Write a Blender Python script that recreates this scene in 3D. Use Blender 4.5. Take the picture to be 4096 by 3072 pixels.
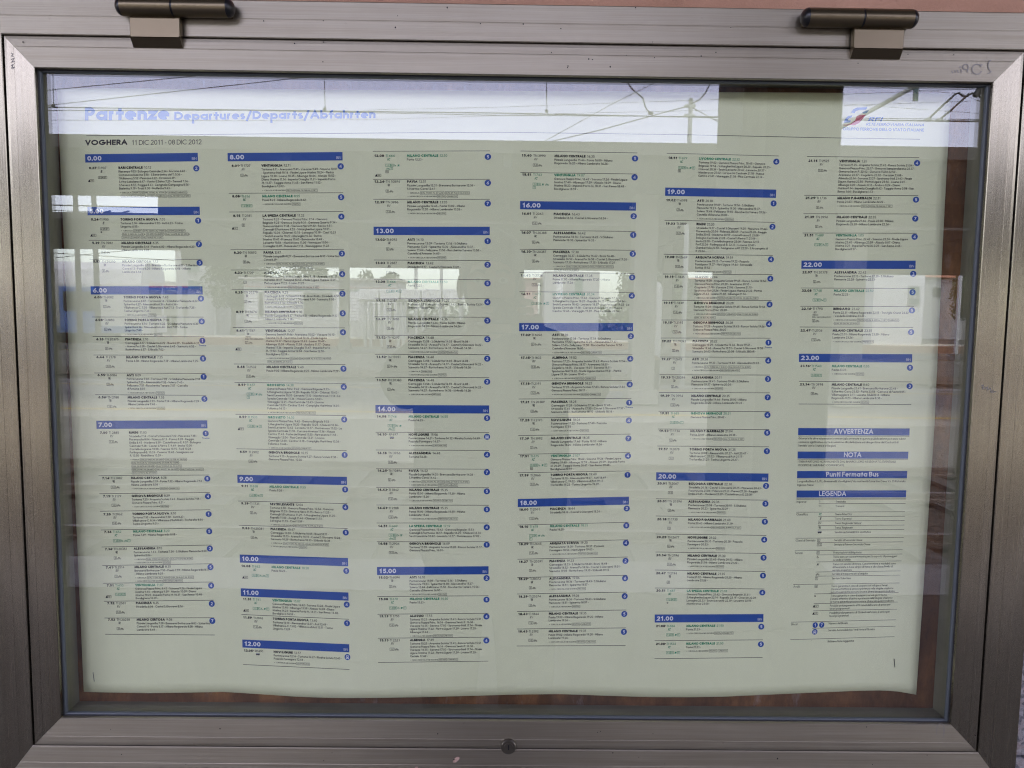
import bpy, math, random
import numpy as np
from mathutils import Vector, Matrix

# ------------------------------------------------------------------ scene, camera, light
sc = bpy.context.scene
for o in list(bpy.data.objects):
    bpy.data.objects.remove(o)
COL = sc.collection
random.seed(7)

ZC = 1.434                                   # height of the middle of the case above the platform
CAMP = np.array([-0.00958762, -0.92994112, 0.11601723 + ZC])
CAM_YAW, CAM_PITCH, CAM_ROLL = -0.00942074, -0.09136127, -0.01260462
F_PX, CX, CY = 3200.0, 2048.0, 1536.0         # focal length and centre in pixels of the 4096 x 3072 photograph


def rot(ax, a):
    return np.array(Matrix.Rotation(a, 3, Vector(ax)))


CAM_R = rot((0, 0, 1), CAM_YAW) @ rot((1, 0, 0), CAM_PITCH) @ rot((0, 1, 0), CAM_ROLL)
cd = bpy.data.cameras.new('camera')
cam = bpy.data.objects.new('camera', cd)
COL.objects.link(cam)
cd.sensor_width = 36.0
cd.lens = 36.0 * F_PX / 4096.0
cd.clip_start = 0.005
cd.clip_end = 1500.0
_m = Matrix(CAM_R.tolist()) @ Matrix.Rotation(math.pi / 2, 3, 'X')
cam.matrix_world = Matrix.Translation(Vector(CAMP.tolist())) @ _m.to_4x4()
sc.camera = cam

SUN_EL, SUN_ROT = math.radians(58), math.radians(20)
world = bpy.data.worlds.new('World')
sc.world = world
world.use_nodes = True
wn = world.node_tree
wn.nodes.clear()
w_out = wn.nodes.new('ShaderNodeOutputWorld')
w_bg = wn.nodes.new('ShaderNodeBackground')
w_sky = wn.nodes.new('ShaderNodeTexSky')
w_sky.sky_type = 'NISHITA'
w_sky.sun_disc = False
w_sky.sun_elevation = SUN_EL
w_sky.sun_rotation = SUN_ROT
w_sky.air_density = 1.0
w_sky.dust_density = 1.5
w_sky.ozone_density = 1.0
w_bg.inputs['Strength'].default_value = 0.15
w_hs = wn.nodes.new('ShaderNodeHueSaturation')       # thin high overcast: paler than a clear sky
w_hs.inputs['Hue'].default_value = 0.56
w_hs.inputs['Saturation'].default_value = 0.5
wn.links.new(w_sky.outputs[0], w_hs.inputs['Color'])
wn.links.new(w_hs.outputs[0], w_bg.inputs['Color'])
wn.links.new(w_bg.outputs[0], w_out.inputs['Surface'])

sl = bpy.data.lights.new('sun', 'SUN')
sl.energy = 0.5
sl.angle = math.radians(20)
sl.color = (1.0, 0.96, 0.9)
sun = bpy.data.objects.new('sun', sl)
COL.objects.link(sun)
sd = Vector((math.sin(SUN_ROT) * math.cos(SUN_EL), math.cos(SUN_ROT) * math.cos(SUN_EL), math.sin(SUN_EL)))
sun.rotation_euler = (-sd).to_track_quat('-Z', 'Y').to_euler()
sun.location = (0, 0, 30)

sc.view_settings.view_transform = 'Standard'
sc.view_settings.look = 'None'
sc.view_settings.gamma = 1.0
sc.view_settings.exposure = 3.1
sc.view_settings.use_curve_mapping = False
sc.cycles.use_denoising = True
sc.cycles.use_guiding = True
sc.cycles.denoising_prefilter = 'NONE'
sc.cycles.pixel_filter_type = 'BLACKMAN_HARRIS'
sc.cycles.filter_width = 1.15
sc.cycles.max_bounces = 8
sc.cycles.diffuse_bounces = 4
sc.cycles.glossy_bounces = 4
sc.cycles.transparent_max_bounces = 16
sc.cycles.caustics_reflective = False
sc.cycles.caustics_refractive = False

# ------------------------------------------------------------------ measuring helpers
Y_GLASS = 0.012


def ray(px, py):
    px = np.asarray(px, float)
    py = np.asarray(py, float)
    d = np.stack([(px - CX) / F_PX, np.ones_like(px), -(py - CY) / F_PX], -1)
    return d @ CAM_R.T


def on_plane(px, py, y=0.0):
    """point of the wall-parallel plane at depth y that the photograph shows at px, py"""
    d = ray(px, py)
    t = (np.asarray(y, float) - CAMP[1]) / d[..., 1]
    return CAMP + d * t[..., None]


def mirror(px, py, dist):
    """place on the platform side whose reflection the photograph shows at px, py; dist = metres from the mirrored eye"""
    d = ray(px, py)
    t = dist / d[..., 1]
    p = CAMP + d * t[..., None]
    p = np.array(p)
    p[..., 1] = 2 * Y_GLASS - (CAMP[1] + d[..., 1] * t)
    return p


EYE_Y = 2 * Y_GLASS - CAMP[1]


def wy(dist):
    return EYE_Y - dist


# ------------------------------------------------------------------ materials
def nt(name):
    m = bpy.data.materials.new(name)
    m.use_nodes = True
    t = m.node_tree
    b = t.nodes['Principled BSDF']
    return m, t, b


def simple(name, c, rough=0.6, metal=0.0, spec=0.5):
    m, t, b = nt(name)
    b.inputs['Base Color'].default_value = (*c, 1)
    b.inputs['Roughness'].default_value = rough
    b.inputs['Metallic'].default_value = metal
    b.inputs['Specular IOR Level'].default_value = spec
    return m


def coords(t, scale):
    tc = t.nodes.new('ShaderNodeTexCoord')
    mp = t.nodes.new('ShaderNodeMapping')
    mp.inputs['Scale'].default_value = scale
    t.links.new(tc.outputs['Object'], mp.inputs['Vector'])
    return mp.outputs['Vector']


def noise(t, vec, scale, detail=4.0, rough=0.6):
    n = t.nodes.new('ShaderNodeTexNoise')
    n.inputs['Scale'].default_value = scale
    n.inputs['Detail'].default_value = detail
    n.inputs['Roughness'].default_value = rough
    t.links.new(vec, n.inputs['Vector'])
    return n.outputs['Fac']


def ramp(t, fac, stops):
    r = t.nodes.new('ShaderNodeValToRGB')
    e = r.color_ramp.elements
    while len(e) < len(stops):
        e.new(0.5)
    for k, (p, c) in enumerate(stops):
        e[k].position = p
        e[k].color = (*c, 1)
    t.links.new(fac, r.inputs['Fac'])
    return r.outputs['Color']


def mixc(t, fac, a, b, mode='MIX'):
    n = t.nodes.new('ShaderNodeMix')
    n.data_type = 'RGBA'
    n.blend_type = mode
    for sock, v in ((n.inputs[0], fac), (n.inputs[6], a), (n.inputs[7], b)):
        if hasattr(v, 'links'):
            t.links.new(v, sock)
        elif isinstance(v, (int, float)):
            sock.default_value = v
        else:
            sock.default_value = (*v, 1)
    return n.outputs[2]


def bump(t, b, h, strength, dist=0.001):
    n = t.nodes.new('ShaderNodeBump')
    n.inputs['Strength'].default_value = strength
    n.inputs['Distance'].default_value = dist
    t.links.new(h, n.inputs['Height'])
    t.links.new(n.outputs['Normal'], b.inputs['Normal'])


def brushed(name, sx, sz, tone, across, r0, r1, an):
    """brushed aluminium; grain runs along the axis with the small scale"""
    m, t, b = nt(name)
    fine = noise(t, coords(t, (sx, 60, sz)), 1.0, 3, 0.65)
    blot = noise(t, coords(t, (5, 5, 5)), 1.6, 5, 0.6)
    dirt = noise(t, coords(t, (70, 70, 70)), 1.0, 3, 0.55)
    c = ramp(t, fine, [(0.22, tuple(x * 0.78 for x in tone)), (0.78, tuple(min(1, x * 1.16) for x in tone))])
    broad = noise(t, coords(t, (min(sx, 2.2) if sx < 100 else 130, 40, min(sz, 2.2) if sz < 100 else 130)), 1.0, 4, 0.7)
    c = mixc(t, ramp(t, broad, [(0.45, (0, 0, 0)), (0.75, (0.45, 0.45, 0.45))]), c, tuple(x * y for x, y in zip(tone, (0.62, 0.58, 0.52))))
    c = mixc(t, ramp(t, blot, [(0.40, (0, 0, 0)), (0.72, (0.30, 0.30, 0.30))]), c, tuple(x * y for x, y in zip(tone, (0.74, 0.70, 0.66))))
    c = mixc(t, ramp(t, dirt, [(0.70, (0, 0, 0)), (0.80, (0.5, 0.5, 0.5))]), c, (0.10, 0.085, 0.07))
    t.links.new(c, b.inputs['Base Color'])
    r = ramp(t, fine, [(0.2, (r0, r0, r0)), (0.8, (r1, r1, r1))])
    t.links.new(r, b.inputs['Roughness'])
    b.inputs['Metallic'].default_value = 0.9
    b.inputs['Anisotropic'].default_value = an
    cv = t.nodes.new('ShaderNodeCombineXYZ')             # highlights smear across the brushing
    cv.inputs[0].default_value, cv.inputs[1].default_value, cv.inputs[2].default_value = across
    t.links.new(cv.outputs[0], b.inputs['Tangent'])
    bump(t, b, fine, 0.25, 0.0003)
    return m


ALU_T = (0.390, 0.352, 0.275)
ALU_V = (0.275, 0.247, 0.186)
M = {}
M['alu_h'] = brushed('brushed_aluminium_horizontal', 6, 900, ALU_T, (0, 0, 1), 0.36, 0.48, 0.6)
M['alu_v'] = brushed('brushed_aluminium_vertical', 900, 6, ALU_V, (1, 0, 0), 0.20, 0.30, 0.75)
M['bronze'] = simple('hinge_bronze', (0.165, 0.132, 0.082), 0.31, 0.85)
M['black_cap'] = simple('black_plastic', (0.012, 0.012, 0.014), 0.3)
M['groove'] = simple('dark_groove', (0.02, 0.018, 0.016), 0.8)
M['gasket'] = simple('grey_rubber_gasket', (0.10, 0.115, 0.13), 0.45)
M['seal'] = simple('black_rubber', (0.008, 0.008, 0.010), 0.6)
M['lock'] = simple('dark_lock_steel', (0.15, 0.135, 0.11), 0.4, 0.9)
M['scribble'] = simple('grey_pen_ink', (0.26, 0.245, 0.235), 0.6)
M['chip'] = simple('salmon_paint_chip', (0.50, 0.33, 0.27), 0.8)
M['staple'] = simple('staple_wire', (0.10, 0.10, 0.11), 0.4, 0.6)

# inner sides of the case, painted olive grey
m, t, b = nt('case_inside_olive')
n1 = noise(t, coords(t, (6, 6, 6)), 2.0, 5)
t.links.new(ramp(t, n1, [(0.3, (0.20, 0.19, 0.135)), (0.7, (0.28, 0.27, 0.20))]), b.inputs['Base Color'])
b.inputs['Roughness'].default_value = 0.6
M['inside'] = m

# stained brown backing board
m, t, b = nt('stained_backing_board')
n1 = noise(t, coords(t, (17, 8, 7)), 1.0, 7, 0.72)
n2 = noise(t, coords(t, (40, 8, 16)), 1.0, 5, 0.7)
n3 = noise(t, coords(t, (8, 8, 8)), 1.3, 4)
c = ramp(t, n1, [(0.25, (0.030, 0.015, 0.008)), (0.5, (0.125, 0.056, 0.023)), (0.78, (0.36, 0.165, 0.060))])
c = mixc(t, ramp(t, n2, [(0.60, (0, 0, 0)), (0.78, (0.55, 0.55, 0.55))]), c, (0.33, 0.28, 0.27))
c = mixc(t, ramp(t, n3, [(0.62, (0, 0, 0)), (0.78, (0.8, 0.8, 0.8))]), c, (0.05, 0.03, 0.02))
t.links.new(c, b.inputs['Base Color'])
b.inputs['Roughness'].default_value = 0.8
M['board'] = m

# paper and inks
m, t, b = nt('timetable_paper')
n1 = noise(t, coords(t, (3, 3, 3)), 1.5, 4)
bump(t, b, noise(t, coords(t, (9, 9, 3.5)), 1.0, 3), 0.5, 0.012)
t.links.new(ramp(t, n1, [(0.3, (0.765, 0.78, 0.525)), (0.7, (0.82, 0.83, 0.58))]), b.inputs['Base Color'])
b.inputs['Roughness'].default_value = 0.75
b.inputs['Specular IOR Level'].default_value = 0.2
M['paper'] = m
M['ink_black'] = simple('ink_black', (0.022, 0.022, 0.024), 0.7, 0, 0.2)
M['ink_grey'] = simple('ink_grey', (0.035, 0.035, 0.038), 0.7, 0, 0.2)
M['ink_green'] = simple('ink_green', (0.04, 0.30, 0.155), 0.7, 0, 0.2)
M['ink_blue'] = simple('ink_blue', (0.026, 0.085, 0.34), 0.6, 0, 0.3)
M['ink_white'] = simple('ink_white', (0.72, 0.74, 0.80), 0.7, 0, 0.2)
M['ink_title'] = simple('ink_title_blue', (0.14, 0.26, 0.56), 0.7, 0, 0.2)
M['ink_red'] = simple('ink_red', (0.50, 0.05, 0.09), 0.7, 0, 0.2)
M['ink_teal'] = simple('ink_teal', (0.02, 0.13, 0.22), 0.7, 0, 0.2)
INKS = ['ink_black', 'ink_grey', 'ink_green', 'ink_blue', 'ink_white', 'ink_title', 'ink_red', 'ink_teal']
K_BLACK, K_GREY, K_GREEN, K_BLUE, K_WHITE, K_TITLE, K_RED, K_TEAL = range(8)

# window pane: clear float glass, mirrors a share of what stands in front
m = bpy.data.materials.new('clear_glass')
m.use_nodes = True
t = m.node_tree
t.nodes.clear()
go = t.nodes.new('ShaderNodeOutputMaterial')
mx = t.nodes.new('ShaderNodeMixShader')
tr = t.nodes.new('ShaderNodeBsdfTransparent')
gl = t.nodes.new('ShaderNodeBsdfGlossy')
tr.inputs['Color'].default_value = (0.975, 0.985, 0.975, 1)
gl.inputs['Roughness'].default_value = 0.0
gl.inputs['Color'].default_value = (0.97, 0.985, 1.0, 1)
lw = t.nodes.new('ShaderNodeLayerWeight')          # Schlick: R0 + (1-R0)(1-cos)^5
lw.inputs['Blend'].default_value = 0.5
pw = t.nodes.new('ShaderNodeMath')
pw.operation = 'POWER'
pw.inputs[1].default_value = 5.0
ma = t.nodes.new('ShaderNodeMath')
ma.operation = 'MULTIPLY_ADD'
ma.inputs[1].default_value = 0.955
ma.inputs[2].default_value = 0.045
t.links.new(lw.outputs['Facing'], pw.inputs[0])
t.links.new(pw.outputs[0], ma.inputs[0])
t.links.new(ma.outputs[0], mx.inputs[0])
t.links.new(tr.outputs[0], mx.inputs[1])
t.links.new(gl.outputs[0], mx.inputs[2])
t.links.new(mx.outputs[0], go.inputs['Surface'])
M['glass'] = m

# granite cladding
m, t, b = nt('speckled_granite')
v = coords(t, (1, 1, 1))
vo = t.nodes.new('ShaderNodeTexVoronoi')
vo.inputs['Scale'].default_value = 190
t.links.new(v, vo.inputs['Vector'])
sep = t.nodes.new('ShaderNodeSeparateColor')
t.links.new(vo.outputs['Color'], sep.inputs[0])
c1 = ramp(t, sep.outputs[0], [(0.0, (0.03, 0.03, 0.035)), (0.24, (0.05, 0.05, 0.06)), (0.30, (0.22, 0.21, 0.215)), (0.6, (0.36, 0.345, 0.35)), (0.9, (0.28, 0.215, 0.195))])
n1 = noise(t, v, 420, 3)
c1 = mixc(t, 0.35, c1, ramp(t, n1, [(0.35, (0.12, 0.12, 0.13)), (0.65, (0.55, 0.53, 0.55))]))
t.links.new(c1, b.inputs['Base Color'])
b.inputs['Roughness'].default_value = 0.35
M['granite'] = m

# salmon plaster
m, t, b = nt('salmon_plaster')
v = coords(t, (1, 1, 1))
n1 = noise(t, v, 9, 6)
n2 = noise(t, v, 260, 4)
t.links.new(ramp(t, n1, [(0.3, (0.43, 0.235, 0.155)), (0.7, (0.55, 0.31, 0.215))]), b.inputs['Base Color'])
b.inputs['Roughness'].default_value = 0.9
bump(t, b, n2, 0.5, 0.002)
M['plaster'] = m


def mottled(name, a, bcol, scale, rough=0.8, stretch=(1, 1, 1), det=5):
    m, t, b = nt(name)
    n = noise(t, coords(t, stretch), scale, det)
    t.links.new(ramp(t, n, [(0.3, a), (0.7, bcol)]), b.inputs['Base Color'])
    b.inputs['Roughness'].default_value = rough
    return m


M['asphalt'] = mottled('platform_asphalt', (0.065, 0.060, 0.052), (0.095, 0.088, 0.077), 3.5)
M['kerb'] = mottled('pale_kerb_stone', (0.34, 0.325, 0.29), (0.46, 0.445, 0.40), 5)
M['ballast'] = mottled('rusty_ballast', (0.028, 0.024, 0.020), (0.080, 0.069, 0.058), 9, 0.95, (1, 1, 1), 8)
M['line_white'] = simple('worn_white_line', (0.62, 0.62, 0.58), 0.8)
M['line_yellow'] = simple('yellow_safety_line', (0.62, 0.45, 0.10), 0.8)
M['rail'] = simple('rail_steel', (0.30, 0.26, 0.23), 0.4, 0.7)
M['sleeper'] = mottled('concrete_sleeper', (0.07, 0.067, 0.062), (0.10, 0.097, 0.09), 4)
M['roof_dark'] = mottled('dark_canopy_sheeting', (0.055, 0.052, 0.048), (0.075, 0.07, 0.065), 1.5)
M['beam_dark'] = simple('dark_steel_beam', (0.045, 0.043, 0.04), 0.6)
M['concrete'] = mottled('pale_concrete', (0.30, 0.288, 0.262), (0.44, 0.425, 0.385), 2.5)
M['pillar_dark'] = mottled('dark_pillar_paint', (0.06, 0.06, 0.055), (0.085, 0.085, 0.08), 2)
M['white'] = simple('white_paint', (0.66, 0.66, 0.66), 0.45)
M['offwhite'] = simple('pale_grey_panel', (0.40, 0.40, 0.395), 0.6)
M['train_blue'] = simple('train_blue_paint', (0.085, 0.18, 0.47), 0.35)
M['window'] = simple('dark_window_glass', (0.03, 0.035, 0.04), 0.08)
M['green_glass'] = simple('greenish_window', (0.10, 0.16, 0.15), 0.15)
M['red'] = simple('red_band', (0.60, 0.09, 0.06), 0.5)
M['green'] = simple('green_band', (0.04, 0.22, 0.14), 0.5)
M['brick'] = mottled('orange_brick', (0.24, 0.13, 0.085), (0.31, 0.175, 0.12), 3)
M['pink'] = mottled('pink_render', (0.52, 0.30, 0.27), (0.58, 0.35, 0.31), 1.2)
M['wire'] = simple('overhead_wire', (0.05, 0.05, 0.05), 0.5, 0.4)
M['mast'] = mottled('galvanised_mast', (0.30, 0.31, 0.31), (0.40, 0.41, 0.41), 4)
M['pale_tube'] = simple('grey_tube', (0.30, 0.32, 0.30), 0.5)
M['cloth'] = mottled('dark_jacket_cloth', (0.018, 0.018, 0.022), (0.03, 0.03, 0.036), 30, 0.9)
M['jeans'] = mottled('dark_blue_denim', (0.025, 0.032, 0.055), (0.04, 0.05, 0.08), 60, 0.9)
M['skin'] = mottled('skin', (0.42, 0.24, 0.17), (0.48, 0.28, 0.20), 12, 0.55)
M['hair'] = simple('dark_hair', (0.02, 0.014, 0.010), 0.5)
M['eye'] = simple('eye_white', (0.7, 0.68, 0.66), 0.2)
M['cam_black'] = simple('camera_black', (0.015, 0.015, 0.016), 0.35)
M['bark'] = mottled('bark', (0.05, 0.04, 0.03), (0.09, 0.07, 0.05), 8)
M['leaf'] = mottled('leaves', (0.035, 0.07, 0.018), (0.09, 0.13, 0.04), 0.9, 0.6)
M['roof_tile'] = mottled('terracotta_roof', (0.34, 0.14, 0.08), (0.42, 0.19, 0.11), 2)


# ------------------------------------------------------------------ mesh helpers
class MB:
    def __init__(self):
        self.v, self.f, self.mi, self.mats = [], [], [], []

    def slot(self, mat):
        if mat not in self.mats:
            self.mats.append(mat)
        return self.mats.index(mat)

    def add(self, vs, fs, mat):
        k = self.slot(mat)
        n = len(self.v)
        self.v += [tuple(map(float, p)) for p in vs]
        self.f += [tuple(i + n for i in f) for f in fs]
        self.mi += [k] * len(fs)
        return self

    def box(self, a, b, mat, bev=0.0):
        (x0, y0, z0), (x1, y1, z1) = a, b
        x0, x1 = sorted((x0, x1))
        y0, y1 = sorted((y0, y1))
        z0, z1 = sorted((z0, z1))
        if bev <= 0:
            vs = [(x, y, z) for x in (x0, x1) for y in (y0, y1) for z in (z0, z1)]
            fs = [(0, 1, 3, 2), (4, 6, 7, 5), (0, 4, 5, 1), (2, 3, 7, 6), (0, 2, 6, 4), (1, 5, 7, 3)]
            return self.add(vs, fs, mat)
        e = bev
        pts = [(x0 + e, z0), (x1 - e, z0), (x1, z0 + e), (x1, z1 - e), (x1 - e, z1), (x0 + e, z1), (x0, z1 - e), (x0, z0 + e)]
        cx, cz = (x0 + x1) / 2, (z0 + z1) / 2
        kx, kz = 1 - 2 * e / (x1 - x0) * 0.8, 1 - 2 * e / (z1 - z0) * 0.8
        ins = [(cx + (x - cx) * kx, cz + (z - cz) * kz) for x, z in pts]
        rings = [[(x, y0, z) for x, z in ins], [(x, y0 + e, z) for x, z in pts], [(x, y1 - e, z) for x, z in pts], [(x, y1, z) for x, z in ins]]
        vs = sum(rings, [])
        fs = []
        for r in range(3):
            for i in range(8):
                j = (i + 1) % 8
                fs.append((r * 8 + i, r * 8 + j, r * 8 + 8 + j, r * 8 + 8 + i))
        fs.append(tuple(range(7, -1, -1)))
        fs.append(tuple(range(24, 32)))
        return self.add(vs, fs, mat)

    def tube(self, pts, r, mat, n=8, cap=True):
        pts = [Vector(p) for p in pts]
        rs = r if isinstance(r, (list, tuple)) else [r] * len(pts)
        vs, fs = [], []
        up = None
        for i, p in enumerate(pts):
            d = (pts[min(i + 1, len(pts) - 1)] - pts[max(i - 1, 0)]).normalized()
            if up is None:
                up = Vector((0, 0, 1)) if abs(d.z) < 0.9 else Vector((1, 0, 0))
            s = d.cross(up).normalized()
            up = s.cross(d).normalized()
            for k in range(n):
                a = 2 * math.pi * k / n
                vs.append(p + (s * math.cos(a) + up * math.sin(a)) * rs[i])
        for i in range(len(pts) - 1):
            for k in range(n):
                j = (k + 1) % n
                fs.append((i * n + k, i * n + j, (i + 1) * n + j, (i + 1) * n + k))
        if cap:
            fs.append(tuple(range(n - 1, -1, -1)))
            fs.append(tuple(range((len(pts) - 1) * n, len(pts) * n)))
        return self.add(vs, fs, mat)

    def ball(self, c, r, mat, n=10, m=6):
        c = Vector(c)
        r = Vector(r) if isinstance(r, (tuple, list)) else Vector((r, r, r))
        vs = [c + Vector((0, 0, r.z))]
        for i in range(1, m):
            a = math.pi * i / m
            for k in range(n):
                b = 2 * math.pi * k / n
                vs.append(c + Vector((r.x * math.sin(a) * math.cos(b), r.y * math.sin(a) * math.sin(b), r.z * math.cos(a))))
        vs.append(c - Vector((0, 0, r.z)))
        fs = [(0, 1 + k, 1 + (k + 1) % n) for k in range(n)]
        for i in range(m - 2):
            for k in range(n):
                fs.append((1 + i * n + k, 1 + (i + 1) * n + k, 1 + (i + 1) * n + (k + 1) % n, 1 + i * n + (k + 1) % n))
        L = len(vs) - 1
        fs += [(L, 1 + (m - 2) * n + (k + 1) % n, 1 + (m - 2) * n + k) for k in range(n)]
        return self.add(vs, fs, mat)

    def prism(self, pts, y0, y1, mat):
        """outline in x-z pushed from y0 to y1"""
        n = len(pts)
        vs = [(x, y0, z) for x, z in pts] + [(x, y1, z) for x, z in pts]
        fs = [tuple(range(n)), tuple(range(2 * n - 1, n - 1, -1))]
        fs += [(i, i + n, (i + 1) % n + n, (i + 1) % n) for i in range(n)]
        return self.add(vs, fs, mat)

    def build(self, name, parent=None, smooth=False, origin=None):
        me = bpy.data.meshes.new(name)
        vs = self.v
        if origin is not None:
            ox, oy, oz = origin
            vs = [(x - ox, y - oy, z - oz) for x, y, z in vs]
        me.from_pydata(vs, [], self.f)
        for k in self.mats:
            me.materials.append(M[k])
        me.polygons.foreach_set('material_index', self.mi)
        if smooth:
            me.polygons.foreach_set('use_smooth', [True] * len(self.f))
        me.update()
        import bmesh
        bm = bmesh.new()
        bm.from_mesh(me)
        bmesh.ops.recalc_face_normals(bm, faces=bm.faces)
        bm.to_mesh(me)
        bm.free()
        if smooth:
            try:
                me.set_sharp_from_angle(angle=math.radians(40))
            except Exception:
                pass
        o = bpy.data.objects.new(name, me)
        COL.objects.link(o)
        if origin is not None:
            o.location = origin
        if parent is not None:
            attach(o, parent)
        return o


def attach(o, parent):
    o.parent = parent
    o.matrix_parent_inverse = parent.matrix_basis.inverted()


def tag(o, label=None, cat=None, group=None, kind=None):
    for k, v in (('label', label), ('category', cat), ('group', group), ('kind', kind)):
        if v:
            o[k] = v
    return o


def empty(name, loc):
    o = bpy.data.objects.new(name, None)
    o.empty_display_size = 0.1
    COL.objects.link(o)
    o.location = loc
    return o


def copy_thing(src, delta, label=None):
    """a thing with its parts and sub-parts, moved by delta"""
    d = Vector(delta)

    def cp(o, par, top):
        c = o.copy()
        COL.objects.link(c)
        if top:
            c.location = o.location + d
        else:
            c.parent = par
        for ch in list(o.children):
            cp(ch, c, False)
        return c
    r = cp(src, None, True)
    if label:
        r['label'] = label
    return r


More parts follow.
